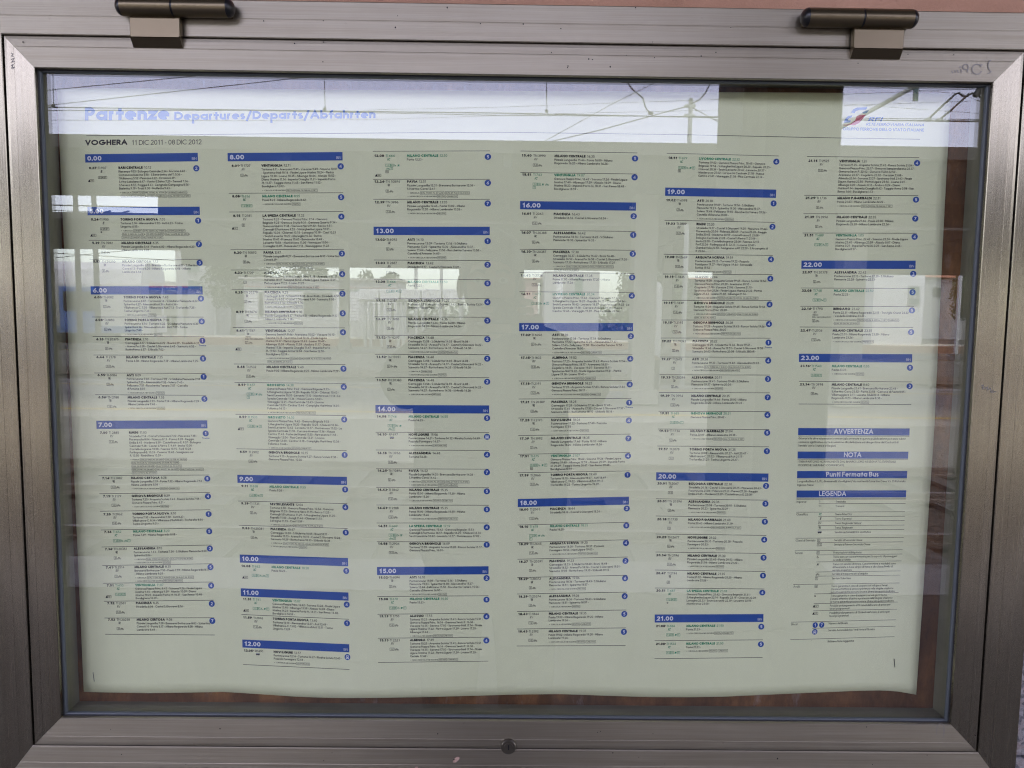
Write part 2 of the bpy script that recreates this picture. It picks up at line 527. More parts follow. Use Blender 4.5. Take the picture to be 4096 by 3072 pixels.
# ------------------------------------------------------------------ lettering: geometric sans drawn as strokes
FONT = {
    'A': (.80, '0,0 .4,1 .8,0;.14,.33 .66,.33'), 'B': (.55, '0,0 0,1 .27,1;@.27,.76,.23,.24,90,-90;0,.52 .29,.52;@.29,.26,.27,.26,90,-90;.29,0 0,0'),
    'C': (.80, '@.5,.5,.5,.5,48,312'), 'D': (.74, '0,0 0,1 .24,1;@.24,.5,.5,.5,90,-90;.24,0 0,0'),
    'E': (.44, '.44,1 0,1 0,0 .44,0;0,.52 .41,.52'), 'F': (.42, '.42,1 0,1 0,0;0,.52 .39,.52'),
    'G': (1.0, '@.5,.5,.5,.5,45,357;1,.47 .56,.47'), 'H': (.62, '0,0 0,1;.62,0 .62,1;0,.52 .62,.52'), 'I': (0, '0,0 0,1'),
    'J': (.26, '.26,1 .26,.18;@.06,.18,.2,.2,0,-110'), 'K': (.56, '0,0 0,1;.53,1 0,.43;.17,.6 .58,0'), 'L': (.40, '0,1 0,0 .4,0'),
    'M': (.92, '0,0 .13,1 .46,.12 .79,1 .92,0'), 'N': (.68, '0,0 0,1 .68,0 .68,1'), 'O': (1.0, '@.5,.5,.5,.5,0,360'),
    'P': (.50, '0,0 0,1 .24,1;@.24,.74,.26,.26,90,-90;.24,.48 0,.48'), 'Q': (1.0, '@.5,.5,.5,.5,0,360;.58,.36 .98,-.03'),
    'R': (.52, '0,0 0,1 .24,1;@.24,.74,.26,.26,90,-90;.24,.48 0,.48;.2,.48 .52,0'),
    'S': (.50, '@.26,.76,.22,.24,35,270;@.25,.26,.25,.26,90,-145'), 'T': (.54, '0,1 .54,1;.27,1 .27,0'),
    'U': (.60, '0,1 0,.3;@.3,.3,.3,.3,180,360;.6,.3 .6,1'), 'V': (.70, '0,1 .35,0 .7,1'), 'W': (1.06, '0,1 .26,0 .53,1 .8,0 1.06,1'),
    'X': (.62, '0,0 .6,1;0,1 .62,0'), 'Y': (.6, '0,1 .3,.48 .6,1;.3,.48 .3,0'), 'Z': (.56, '0,1 .55,1 0,0 .56,0'),
    'a': (.62, '@.31,.31,.31,.31,0,360;.62,.62 .62,0'), 'b': (.62, '0,1.05 0,0;@.31,.31,.31,.31,0,360'), 'c': (.48, '@.31,.31,.31,.31,55,305'),
    'd': (.62, '@.31,.31,.31,.31,0,360;.62,1.05 .62,0'), 'e': (.61, '0,.33 .61,.33;@.31,.31,.31,.31,4,310'),
    'f': (.31, '@.32,.86,.17,.18,70,180;.15,.88 .15,0;0,.57 .31,.57'), 'g': (.62, '@.31,.31,.31,.31,0,360;.62,.62 .62,0;@.32,0,.3,.3,0,-150'),
    'h': (.48, '0,1.05 0,0;@.24,.37,.24,.25,180,0;.48,.37 .48,0'), 'i': (0, '0,.62 0,0;0,.84 0,.95'), 'j': (0, '0,.62 0,-.25;0,.84 0,.95'),
    'k': (.42, '0,1.05 0,0;.4,.62 0,.26;.13,.38 .43,0'), 'l': (0, '0,1.05 0,0'),
    'm': (.84, '0,.62 0,0;@.21,.39,.21,.23,180,0;.42,.39 .42,0;@.63,.39,.21,.23,180,0;.84,.39 .84,0'),
    'n': (.48, '0,.62 0,0;@.24,.37,.24,.25,180,0;.48,.37 .48,0'), 'o': (.62, '@.31,.31,.31,.31,0,360'),
    'p': (.62, '0,.62 0,-.32;@.31,.31,.31,.31,0,360'), 'q': (.62, '.62,.62 .62,-.32;@.31,.31,.31,.31,0,360'),
    'r': (.22, '0,.62 0,0;@.19,.39,.19,.23,180,75'), 's': (.32, '@.16,.46,.15,.16,35,270;@.16,.155,.16,.155,90,-145'),
    't': (.32, '.16,.88 .16,0;0,.57 .32,.57'), 'u': (.48, '0,.62 0,.25;@.24,.25,.24,.25,180,360;.48,.62 .48,0'),
    'v': (.46, '0,.62 .23,0 .46,.62'), 'w': (.76, '0,.62 .19,0 .38,.62 .57,0 .76,.62'), 'x': (.42, '0,0 .41,.62;0,.62 .42,0'),
    'y': (.46, '0,.62 .24,.02;.46,.62 .1,-.32'), 'z': (.40, '0,.6 .39,.6 0,0 .4,0'),
    '0': (.54, '@.27,.5,.27,.5,0,360'), '1': (.40, '.08,.82 .27,1 .27,0'), '2': (.52, '@.26,.73,.24,.27,170,-38;.45,.56 0,0 .52,0'),
    '3': (.50, '@.24,.76,.22,.24,150,-80;@.24,.27,.26,.27,80,-150'), '4': (.60, '.44,0 .44,1 0,.26 .6,.26'),
    '5': (.52, '.48,1 .14,1 .08,.56;@.24,.32,.28,.32,125,-140'), '6': (.56, '@.28,.29,.28,.29,0,360;.42,1 .04,.45'),
    '7': (.50, '0,1 .5,1 .1,0'), '8': (.52, '@.26,.77,.22,.23,0,360;@.26,.27,.26,.27,0,360'), '9': (.56, '@.28,.71,.28,.29,0,360;.52,.55 .14,0'),
    '.': (0, '0,0 0,.01'), ',': (.05, '.05,.08 0,-.12'), '-': (.2, '0,.36 .2,.36'), '/': (.4, '0,-.1 .4,1.05'), "'": (0, '0,1 0,.74'),
    '*': (.02, '.0,.56 .02,.56'), '&': (.6, '@.25,.77,.19,.2,-40,230;.12,.62 .6,0;@.26,.25,.26,.25,140,330'), ':': (0, '0,0 0,.03;0,.5 0,.53'),
    'ò': (.62, '@.31,.31,.31,.31,0,360;.16,1 .34,.78'), 'ì': (0, '0,.62 0,0;-.1,1 .08,.78'), 'à': (.62, '@.31,.31,.31,.31,0,360;.62,.62 .62,0;.16,1 .34,.78'),
}
_gl = {}
BEAR = 0.10


def stroke_mesh(pts, w, closed):
    p = np.array(pts, float)
    n = len(p)
    if closed:
        a, c = np.roll(p, 1, 0), np.roll(p, -1, 0)
    else:
        a, c = np.vstack([2 * p[:1] - p[1:2], p[:-1]]), np.vstack([p[1:], 2 * p[-1:] - p[-2:-1]])
    d1, d2 = p - a, c - p
    d1 /= np.linalg.norm(d1, axis=1)[:, None] + 1e-9
    d2 /= np.linalg.norm(d2, axis=1)[:, None] + 1e-9
    n1 = np.stack([-d1[:, 1], d1[:, 0]], 1)
    n2 = np.stack([-d2[:, 1], d2[:, 0]], 1)
    mn = n1 + n2
    mn /= np.linalg.norm(mn, axis=1)[:, None] + 1e-9
    k = w / 2 / np.maximum(0.42, (mn * n1).sum(1))
    v = np.vstack([p + mn * k[:, None], p - mn * k[:, None]])
    f = []
    for i in range(n if closed else n - 1):
        j = (i + 1) % n
        f.append((i, i + n, j + n, j))
    return v, f


def glyph(ch, w, seg):
    key = (ch, w, seg)
    if key in _gl:
        return _gl[key]
    adv, spec = FONT.get(ch, FONT['-'])
    vs, fs, ly = [], [], []
    nv = 0
    for si, st in enumerate(spec.split(';')):
        if st[0] == '@':
            cx, cy, rx, ry, a0, a1 = map(float, st[1:].split(','))
            closed = abs(a1 - a0) >= 360
            k = max(3, int(abs(a1 - a0) / 360 * seg + 0.5))
            aa = np.radians(np.linspace(a0, a1, k + 1))
            if closed:
                aa = aa[:-1]
            pts = np.stack([cx + rx * np.cos(aa), cy + ry * np.sin(aa)], 1)
        else:
            closed = False
            pts = np.array([[float(q) for q in pr.split(',')] for pr in st.split()])
        # stroke centres run inside the cap height: squeeze by the stroke width
        pts = pts.copy()
        pts[:, 1] = np.where(pts[:, 1] >= 0, w / 2 + pts[:, 1] * (1 - w) / 1.0, pts[:, 1])
        if st[0] != '@':                                # upright ends reach the base line and the cap line
            for e, q in ((0, 1), (-1, -2)):
                dd = pts[e] - pts[q]
                pts[e] = pts[e] + dd / np.linalg.norm(dd) * w / 2
        v, f = stroke_mesh(pts, w, closed)
        vs.append(v)
        fs += [tuple(i + nv for i in q) for q in f]
        ly += [si] * len(v)
        nv += len(v)
    _gl[key] = (adv, np.vstack(vs), fs, np.array(ly, float))
    return _gl[key]


def text_width(s, w, track=0.0):
    x = 0.0
    for ch in s:
        if ch == ' ':
            x += 0.30
        else:
            x += FONT.get(ch, FONT['-'])[0] + w + BEAR + track
    return x - (BEAR + track)


class Print:
    """ink on the sheet, in pixels of the photograph laid flat: x to the right, y downwards"""

    def __init__(self):
        self.v, self.f, self.mi = [], [], []
        self.n = 0

    def raw(self, v, f, ink, layer):
        self.v.append(np.column_stack([v, np.broadcast_to(layer, (len(v),))]))
        self.f += [tuple(i + self.n for i in q) for q in f]
        self.mi += [ink] * len(f)
        self.n += len(v)

    def text(self, s, x, y, cap, ink, w=0.12, xs=1.0, seg=8, italic=0.0, layer=1.0, align='l', width=None, track=0.0):
        """y = baseline"""
        if width is not None:
            xs = width / (text_width(s, w, track) * cap)
        tot = text_width(s, w, track) * cap * xs
        if align == 'r':
            x = x - tot
        elif align == 'c':
            x = x - tot / 2
        cx = 0.0
        for ch in s:
            if ch == ' ':
                cx += 0.30
                continue
            adv, gv, gf, gly = glyph(ch, w, seg)
            X = (cx + w / 2 + gv[:, 0] + italic * gv[:, 1]) * cap * xs + x
            Y = y - gv[:, 1] * cap
            self.raw(np.stack([X, Y], 1), gf, ink, layer + gly * 0.03)
            cx += adv + w + BEAR + track
        return x + tot

    def rect(self, x0, y0, x1, y1, ink, layer=0.6, nx=1):
        xs = np.linspace(x0, x1, nx + 1)
        v = np.array([(x, y0) for x in xs] + [(x, y1) for x in xs])
        self.raw(v, [(i, i + nx + 1, i + nx + 2, i + 1) for i in range(nx)], ink, layer)

    def frame(self, x0, y0, x1, y1, ink, t=0.9, layer=0.8):
        self.line([(x0, y0), (x1, y0), (x1, y1), (x0, y1)], t, ink, layer, True)

    def line(self, pts, t, ink, layer=0.8, closed=False):
        v, f = stroke_mesh(pts, t, closed)
        self.raw(v, f, ink, layer)

    def disc(self, x, y, r, ink, layer=0.8, n=20, ry=None):
        a = np.linspace(0, 2 * np.pi, n + 1)[:-1]
        self.raw(np.stack([x + r * np.cos(a), y + (ry or r) * np.sin(a)], 1), [tuple(range(n))], ink, layer)

    def ring(self, x, y, r, t, ink, layer=0.8, n=10):
        a = np.linspace(0, 2 * np.pi, n + 1)[:-1]
        self.line(np.stack([x + r * np.cos(a), y + r * np.sin(a)], 1), t, ink, layer, True)

    def poly(self, pts, ink, layer=0.8):
        self.raw(np.array(pts, float), [tuple(range(len(pts)))], ink, layer)

    def build(self, name, parent, warp):
        v = np.vstack(self.v)
        px, py = warp(v[:, 0], v[:, 1])
        P = sheet_point(px, py, v[:, 2] * 0.00025)
        me = bpy.data.meshes.new(name)
        c = P.mean(0)
        me.from_pydata((P - c).tolist(), [], self.f)
        used = sorted(set(self.mi))
        for k in used:
            me.materials.append(M[INKS[k]])
        lut = {k: i for i, k in enumerate(used)}
        me.polygons.foreach_set('material_index', [lut[k] for k in self.mi])
        me.update()
        o = bpy.data.objects.new(name, me)
        COL.objects.link(o)
        o.location = c.tolist()
        if parent is not None:
            attach(o, parent)
        if len(self.v) > 1:
            o['kind'] = 'stuff'                       # small print, joined
        return o


# ------------------------------------------------------------------ the sheet: flat paper hanging in the case, bellied out below
def sheet_y(x, z):
    zz = np.clip((ZC + 0.10 - z) / 0.46, 0, 1)
    g = np.exp(-((x + 0.17) / 0.11) ** 2) + 0.85 * np.exp(-((x - 0.19) / 0.11) ** 2) + 0.5 * np.exp(-((x - 0.53) / 0.06) ** 2)
    return 0.0445 - 0.0085 * g * zz ** 1.3


def sheet_point(px, py, lift):
    y = np.full(np.shape(px), 0.044)
    for _ in range(4):
        P = on_plane(px, py, y)
        y = sheet_y(P[..., 0], P[..., 2]) - lift
    return on_plane(px, py, y)


def build_sheet():
    NX, NZ = 90, 60
    rows = []
    for j in range(NZ + 1):
        v = j / NZ
        s = np.linspace(0, 1, NX + 1)
        yl = 352 + v * (2768 - 352)
        yr = 374 + v * (2779 - 374)
        xl = 228 + 107 * v
        xr = np.interp(yr, [374, 590, 880, 1700, 2780], [3804, 3792, 3776, 3738, 3665])
        px = xl + (xr - xl) * s
        wav = np.interp(px, [335, 600, 900, 1000, 1200, 1350, 1500, 1700, 1900, 2050, 2240, 2420, 2600, 2760, 2900, 3000, 3300, 3430, 3530, 3600, 3665],
                        [0, 4, -2, 4, 17, 21, 20, 16, 10, 5, 2, 8, 13, 13, 10, 5, -9, -15, -17, -12, 0])
        py = yl + (yr - yl) * s + wav * v ** 8
        rows.append(sheet_point(px, py, 0.0))
    P = np.array(rows).reshape(-1, 3)
    f = []
    for j in range(NZ):
        for i in range(NX):
            a = j * (NX + 1) + i
            f.append((a, a + NX + 1, a + NX + 2, a + 1))
    me = bpy.data.meshes.new('sheet')
    me.from_pydata(P.tolist(), [], f)
    me.materials.append(M['paper'])
    me.polygons.foreach_set('use_smooth', [True] * len(f))
    me.update()
    o = bpy.data.objects.new('sheet', me)
    COL.objects.link(o)
    sm = o.modifiers.new('thickness', 'SOLIDIFY')
    sm.thickness = 0.0003
    sm.offset = -1.0 if me.polygons[0].normal.y < 0 else 1.0
    return o


# ------------------------------------------------------------------ what the timetable says
# column: left edge (x at y, x at y), right edge, slope table, (crop origins a..d)
T1 = '''L 340 617 421 2537
R 791 617 859 2537
O 320,560 320,1080 340,1600 360,2040
S 617 -5.7
B 617 0.00
S 828 -1.4
B 828 5.00
S 961 0
H 961
H 1037
S 1145 0
B 1145 6.00
H 1268
H 1346
S 1420 1
H 1420
H 1492
S 1579 2.3
H 1579
S 1683 -2
B 1683 7.00
S 1903 -3
H 1903
S 1975 -5
H 1975
S 2045 -6
H 2045
S 2120 -8
H 2120
S 2188 -8
H 2188
S 2262 -7
H 2262
S 2333 -5
H 2333
S 2405 -4
H 2405
S 2472 -1
H 2472
S 2537 3
H 2537
E a333|0.27*|TI 907|E|BARI CENTRALE|10.12|2|2RT|A10a483
-Piacenza 1.03 - Bologna Centrale 2.34 - Ancona 4.42 -
-Civitanova Marche 5.10 - S.Benedetto del T. 5.36 -
-Giulianova 5.52 - Pescara 6.22 - Ortona 6.39 -
-S.Vito-Lanciano 6.47 - Vasto-S.Salvo 7.20 - Termoli 7.36 -
-S.Severo 8.12 - Foggia 8.33 - Cerignola Campagna 8.56 -
-Barletta 9.19 - Trani 9.30 - Molfetta 9.43 -
~* CIRCOLA [SABATO]-[DAL 17 DIC AL 31 DIC]& [6 GEN] [SABATO]-
~-[DAL 14 GEN AL 27 OTT]& [1 NOV] [SABATO]-[DAL 10 NOV AL 8 DIC]
E a942|5.24*|TI 900|E|TORINO PORTA NUOVA|7.05|1|2RT/G|A15a1130
-Tortona 5.36 - Alessandria 5.52 - Asti 6.23 - Torino
-Lingotto 6.55 -
~* CIRCOLA [LUNEDI']-[DAL 12 DIC AL 19 DIC]& [27 DIC] [LUNEDI']-
~-[DAL 2 GEN AL 2 APR]& [10 APR] [LUNEDI']-[DAL 16 APR AL 23 APR]&
~[2 MAG] [LUNEDI']-[DAL 7 MAG AL 3 DIC]
E a1220|5.39|TN 3982|RV|MILANO CENTRALE|6.35|7|1b|
-Pizzale Lungavilla 5.46 - Pavia 6.00 - Milano Rogoredo 6.20 -
-Milano Lambrate 6.26 -
E a1440|5.57|TN 20250|R|MILANO CERTOSA|7.12|3|2b|
-Pizzale Lungavilla 6.02 - Bressana Bottarone 6.07 - S.Martino
-Cava 6.13 - Pavia 6.20 - Milano Rogoredo 6.46 - Milano
-Lambrate 6.56 -
E b323|6.00*|TI 6082|R|TORINO PORTA NUOVA|7.40|6|2b|
-Pontecurone 6.07 - Tortona 6.14 - S.Giuliano Piemonte 6.22 -
-Spinetta 6.27 - Alessandria 6.36 - Asti 6.56 -
-Villafranca-C. 7.05 - Villanova d'Asti 7.13 - Trofarello 7.25 -
-Torino Lingotto 7.33 -
~* CIRCOLA NEI GIORNI [FESTIVI]
E b592|6.08*|TI 2880|RV|TORINO PORTA NUOVA|7.50|6|2b|
-Pontecurone 6.14 - Tortona 6.22 - S.Giuliano Piemonte 6.30 -
-Spinetta 6.36 - Alessandria 6.44 - Asti 7.09 - Torino
-Lingotto 7.40 -
~* NON CIRCOLA NEI GIORNI [FESTIVI]
E b820|6.10|TN 20375|R|PIACENZA|7.10|1T|2b|
-Casteggio 6.17 - S.Giuletta 6.22 - Broni 6.29 - Stradella 6.33
-- Arena Po 6.38 - Castel S.Giovanni 6.45 - Sarmato 6.52 -
-Rottofreno 6.57 - S.Nicolò 7.02 -
E b1032|6.44|TI 2178|RV|MILANO CENTRALE|7.35|5|1b|
-Pavia 6.58 - Milano Rogoredo 7.19 - Milano Lambrate 7.25 -
E b1245|6.55*|TI 6084|R|ASTI|8.09|1|2b|
-Pontecurone 7.02 - Tortona 7.09 - S.Giuliano Piemonte 7.18 -
-Spinetta 7.25 - Alessandria 7.32 - Solero 7.45 -
-Felizzano 7.51 - Rocchetta Tanaro 7.57 - Castello
-d'Annone 8.01 -
~* NON CIRCOLA NEI GIORNI [FESTIVI]
E b1508|6.56*|TN 2180|R|MILANO CENTRALE|7.55|5|1b|
-Pizzale Lungavilla 7.01 - Pavia 7.14 - Milano Rogoredo 7.29 -
-Milano Lambrate 7.46 -
~* NON CIRCOLA NEI GIORNI [FESTIVI]
E c388|7.00|TI 2885|RV|RIMINI|11.03|1T|1b|
-Stradella 7.14 - Castel S.Giovanni 7.22 - Piacenza 7.38 -
-Fiorenzuola 8.04 - Fidenza 8.13 - Parma 8.28 - Reggio
-Emilia 8.45 - Modena 8.59 - Castelfranco E. 9.07 - Bologna
-Centrale 9.28 - Castel S.Pietro T. 9.49 - Imola 10.00 -
-Castelbolognese 10.08 - Faenza 10.15 - Forlì 10.26 -
-Forlimpopoli-B. 10.33 - Cesena 10.40 - Savignano sul
-R. 10.50 - Riminifiera 10.59* -
~* FERMA [DAL 21 GEN AL 25 GEN]-[DAL 15 FEB AL 28 FEB]-
~-[DAL 11 MAR AL 18 MAR]-[DAL 31 MAR AL 1 APR]-
~-[DAL 20 APR AL 24 APR]-[DAL 10 MAG AL 13 MAG]-
~-[DAL 24 SET AL 28 SET]-[DAL 18 OTT AL 20 OTT]-[DAL 7 NOV AL 10 NOV]
~-[DAL 24 NOV AL 27 NOV]
E c927|7.14*|TN 2882|R|MILANO CERTOSA|8.28|5|1b|
-Pizzale Lungavilla 7.19 - Pavia 7.32 - Milano Rogoredo 7.53 -
-Milano Lambrate 8.06 -
~* NON CIRCOLA NEI GIORNI [FESTIVI]-[SABATO]
E c1142|7.15*|TI 2179|RV|GENOVA BRIGNOLE|8.29|4|1b|
-Tortona 7.25 - Arquata Scrivia 7.43 - Ronco Scrivia 7.55 -
-Genova Piazza Princ. 8.21 -
~* NON CIRCOLA NEI GIORNI [FESTIVI]
E c1356|7.20|TI 2062|RV|TORINO PORTA NUOVA|9.10|1|1b|
-Tortona 7.32 - Alessandria 7.50 - Asti 8.23 -
-Villafranca-C. 8.34 - Villanova d'Asti 8.43 - Trofarello 8.54 -
-Torino Lingotto 9.01 -
E d262|7.34|TI 652|IC|MILANO CENTRALE|8.20|5|1RwbT|
-Pavia 7.49 - Milano Rogoredo 8.08 -
E d465|7.36*|TN 20382|R|ALESSANDRIA|8.15|3|2b|
-Pontecurone 7.43 - Tortona 7.50 - S.Giuliano Piemonte 8.00 -
-Spinetta 8.06 -
~* CIRCOLA [DAL 11 DIC AL 28 LUG]-[DAL 27 AGO AL 8 DIC]
~* NON CIRCOLA NEI GIORNI [FESTIVI]
E d682|7.41*|TI 2514|RV|MILANO CENTRALE|8.35|5|2b|
-Bressana Bottarone 7.50 - Pavia 7.59 - Milano Rogoredo 8.17
-- Milano Lambrate 8.25 -
~* CIRCOLA [DAL 11 DIC AL 3 AGO]-[DAL 20 AGO AL 8 DIC]
~* NON CIRCOLA NEI GIORNI [FESTIVI]-[SABATO]
E d895|7.51|TI 653|IC|VENTIMIGLIA|11.07|4|1RT|A10d1028
-Genova Piazza Princ. 8.42 - Savona 9.26 - Finale Ligure
-Marina 9.40 - Albenga 9.59 - Alassio 10.09 - Diano
-Marina 10.23 - Imperia Porto M. 10.31 - San Remo 10.48 -
-Bordighera 10.59 -
E d1106|7.52|TI 2061|RV|PIACENZA|8.35|2|1b|
-Stradella 8.08 - Castel S.Giovanni 8.16 -
E d1300|7.52|TN 20258|R|MILANO CERTOSA|9.06|7|2b|
-Pizzale Lungavilla 7.58 - Bressana Bottarone 8.03 - S.Martino
-Cava 8.10 - Pavia 8.17 - Milano Rogoredo 8.38 - Milano
-Lambrate 8.49 -'''
T2 = '''L 910 612 972 2658
R 1370 612 1398 2658
O 880,560 880,1080 900,1600 920,2120
S 612 -4
B 612 8.00
S 773 -2
H 773
H 848
S 999 -2
H 999
S 1080 0
H 1080
H 1159
S 1237 0
S 1310 1.5
H 1310
S 1456 2.5
H 1456
S 1530 3.4
H 1530
S 1657 5
H 1657
S 1795 7.5
H 1795
S 1899 8.5
B 1899 9.00
S 2004 10.5
H 2004
S 2101 13
H 2101
S 2218 14.5
B 2218 10.00
S 2353 17
B 2353 11.00
S 2458 19
H 2458
S 2558 19
B 2558 12.00
S 2658 20
H 2658
E a306|8.01*|TI 1727|RV|VENTIMIGLIA|12.11|4|2b|
-Tortona 8.11 - Arenzano 9.41 - Varazze 9.49 - Savona 10.01
-- Spotorno-Noli 10.16 - Finale Ligure Marina 10.24 - Pietra
-Ligure 10.30 - Loano 10.35 - Albenga 10.44 - Alassio 10.52 -
-Diano Marina 11.14 - Imperia Oneglia 11.21 - Imperia Porto
-M. 11.27 - Taggia-Arma 11.45 - San Remo 11.52 -
-Bordighera 12.02 -
~* CIRCOLA NEI GIORNI [FESTIVI]-[DAL 10 GIU AL 9 SET]
E a668|8.08*|TI 656|IC|MILANO CENTRALE|8.55|5|1RT|
-Pavia 8.23 - Milano Rogoredo 8.42 -
~* NON CIRCOLA NEI GIORNI [FESTIVI]
E a898|8.15|TI 2181|RV|LA SPEZIA CENTRALE|11.32|4|2|A10a1047
-Tortona 8.25 - Genova Piazza Princ. 9.14 - Genova
-Brignole 9.23 - Genova Sturla 9.31 - Genova Quarto 9.34 -
-Genova Quinto 9.38 - Genova Nervi 9.42 - Recco 9.51 -
-Camogli-S.Fruttuoso 9.55 - S.Margherita Ligure 10.01 -
-Rapallo 10.06 - Chiavari 10.15 - Lavagna 10.19 - Cavi 10.23
-- Sestri Levante 10.27 - Moneglia 10.36 - Deiva
-Marina 10.41 - Framura 10.45 - Bonassola 10.49 -
-Levanto 10.54 - Monterosso 11.00 - Vernazza 11.04 -
-Corniglia 11.09 - Manarola 11.16 - Riomaggiore 11.22 -
E a1335|8.20*|TN 10892|R|PAVIA|8.47|3|2b|
-Pizzale Lungavilla 8.27 - Bressana Bottarone 8.33 - S.Martino
-Cava 8.39 -
~* CIRCOLA [DAL 11 DIC AL 28 LUG]-[DAL 27 AGO AL 8 DIC]
~* NON CIRCOLA NEI GIORNI [FESTIVI]-[SABATO]
E b33|8.23*|TI 1729|RV|ALBENGA|11.33|4|2|
-Tortona 8.35 - Genova Piazza Princ. 9.48 - Arenzano 10.31 -
-Varazze 10.41 - Savona 10.53 - Finale Ligure Marina 11.09 -
-Pietra Ligure 11.15 - Loano 11.21 -
~* CIRCOLA NEI GIORNI [FESTIVI]-[DAL 10 GIU AL 9 SET]
E b265|8.25*|TN 20379|R|PIACENZA|9.25|2|2b|
-Casteggio 8.32 - S.Giuletta 8.38 - Broni 8.46 - Stradella 8.50
-- Arena Po 8.54 - Castel S.Giovanni 9.00 - Sarmato 9.05 -
-Rottofreno 9.10 - S.Nicolò 9.16 -
~* NON CIRCOLA NEI GIORNI [FESTIVI]
E b497|8.31*|TN 2674|R|MILANO CENTRALE|9.30|5|2b|
-Pizzale Lungavilla 8.37 - Pavia 8.51 - Milano Rogoredo 9.10 -
-Milano Lambrate 9.18 -
~* NON CIRCOLA NEI GIORNI [FESTIVI]
E b718|8.41*|TI 1787|R|VENTIMIGLIA|12.27|4|X2b|A10b937
-Genova Sestri P. 9.46 - Arenzano 10.02 - Varazze 10.10 -
-Savona 10.18 - Spotorno-Noli 10.30 - Finale Ligure
-Marina 10.37 - Pietra Ligure 10.43 - Loano 10.49 -
-Albenga 10.59 - Alassio 11.09 - Andora 11.17 - Diano
-Marina 11.36 - Imperia Oneglia 11.47 - Imperia Porto
-M. 11.52 - Taggia-Arma 12.04 - San Remo 12.10 -
-Bordighera 12.19 -
~* CIRCOLA NEI GIORNI [FESTIVI]-[DAL 8 APR AL 9 SET] [SABATO]-
~-[DAL 30 GIU AL 25 AGO]
E b1147|8.48|TI 2532|RV|MILANO CENTRALE|9.40|5|1b|
-Pavia 9.02 - Milano Rogoredo 9.21 - Milano Lambrate 9.29 -
E b1360|8.51*|TI 657|IC|GROSSETO|14.38|4|1Rpb/T|
-Genova Piazza Princ. 9.42 - Genova Brignole 9.53 -
-S.Margherita Ligure 10.28 - Rapallo 10.34 - Chiavari 10.43 -
-Sestri Levante 10.51 - Levanto 11.10 - Monterosso 11.16 - La
-Spezia Centrale 11.36 - Massa Centro 12.03 -
-Viareggio 12.21 - Pisa Centrale 12.43 - Livorno
-Centrale 13.05 - Cecina 13.44 - Campiglia Marittima 14.01 -
-Follonica 14.13 -
~* NON CIRCOLA NEI GIORNI [FESTIVI]-[SABATO]
E c200|8.51*|TI 1533|IC|GROSSETO|14.10|4|1RpT|A10c341
-Genova Piazza Princ. 9.42 - Genova Brignole 9.53 -
-S.Margherita Ligure 10.20 - Rapallo 10.25 - Chiavari 10.34 -
-Sestri Levante 10.42 - Levanto 10.57 - Monterosso 11.02 - La
-Spezia Centrale 11.18 - Carrara-Avenza 11.36 - Massa
-Centro 11.43 - Forte dei Marmi 11.50 - Pietrasanta 11.55 -
-Viareggio 12.04 - Pisa Centrale 12.21 - Livorno
-Centrale 12.40 - Cecina 13.18 - Campiglia Marittima 13.36 -
-Follonica 13.46 -
~* CIRCOLA NEI GIORNI [FESTIVI]-[SABATO]
E c614|8.59|TI 2902|RV|GENOVA BRIGNOLE|10.15|1|1b|
-Tortona 9.10 - Arquata Scrivia 9.27 - Ronco Scrivia 9.38 -
-Genova Piazza Princ. 10.06 -
E c1018|9.11|TI 658|IC|MILANO CENTRALE|9.55|5|1RwT|
-Pavia 9.26 -
E c1224|9.39*|TI 1731|RV|SESTRI LEVANTE|12.04|4|2b|
-Tortona 9.50 - Genova Piazza Princ. 10.54 - Genova
-Brignole 11.03 - Genova Nervi 11.15 - Recco 11.25 -
-Camogli-S.Fruttuoso 11.29 - S.Margherita Ligure 11.35 -
-Rapallo 11.40 - Zoagli 11.46 - Chiavari 11.51 -
-Lavagna 11.55 - Cavi 11.59 -
~* CIRCOLA NEI GIORNI [FESTIVI]-[DAL 8 APR AL 9 SET]
E c1517|9.53*|TN 20381|R|PIACENZA|10.47|5|2b|
-Casteggio 10.00 - S.Giuletta 10.05 - Broni 10.11 -
-Stradella 10.15 - Arena Po 10.19 - Castel S.Giovanni 10.24 -
-Sarmato 10.29 - Rottofreno 10.33 - S.Nicolò 10.38 -
~* CIRCOLA [DAL 11 DIC AL 28 LUG]-[DAL 27 AGO AL 8 DIC]
~* NON CIRCOLA NEI GIORNI [FESTIVI]
E d425|10.08|TI 662|IC|MILANO CENTRALE|10.50|5|1RwbT|A10d559
-Pavia 10.23 -
E d817|11.51|TI 741|IC|VENTIMIGLIA|15.07|4|1RwpT|A10d951
-Genova Piazza Princ. 12.42 - Savona 13.26 - Finale Ligure
-Marina 13.40 - Albenga 13.59 - Alassio 14.09 - Diano
-Marina 14.23 - Imperia Porto M. 14.31 - San Remo 14.48 -
-Bordighera 14.59 -
E d1035|11.59|TI 2076|RV|TORINO PORTA NUOVA|13.40|1|1b|
-Tortona 12.10 - Alessandria 12.27 - Asti 12.49 -
-Villafranca-C. 13.02 - Villanova d'Asti 13.11 - Torino
-Lingotto 13.29 -
E d1427|12.05*| RP491|BUS|NOVI LIGURE|12.57|B||
-Pontecurone 12.16 - Tortona 12.27 - Rivalta Scrivia 12.40 -
-Pozzolo Formigaro 12.48 -
~* CIRCOLA NEI GIORNI [LAVORATIVI]'''
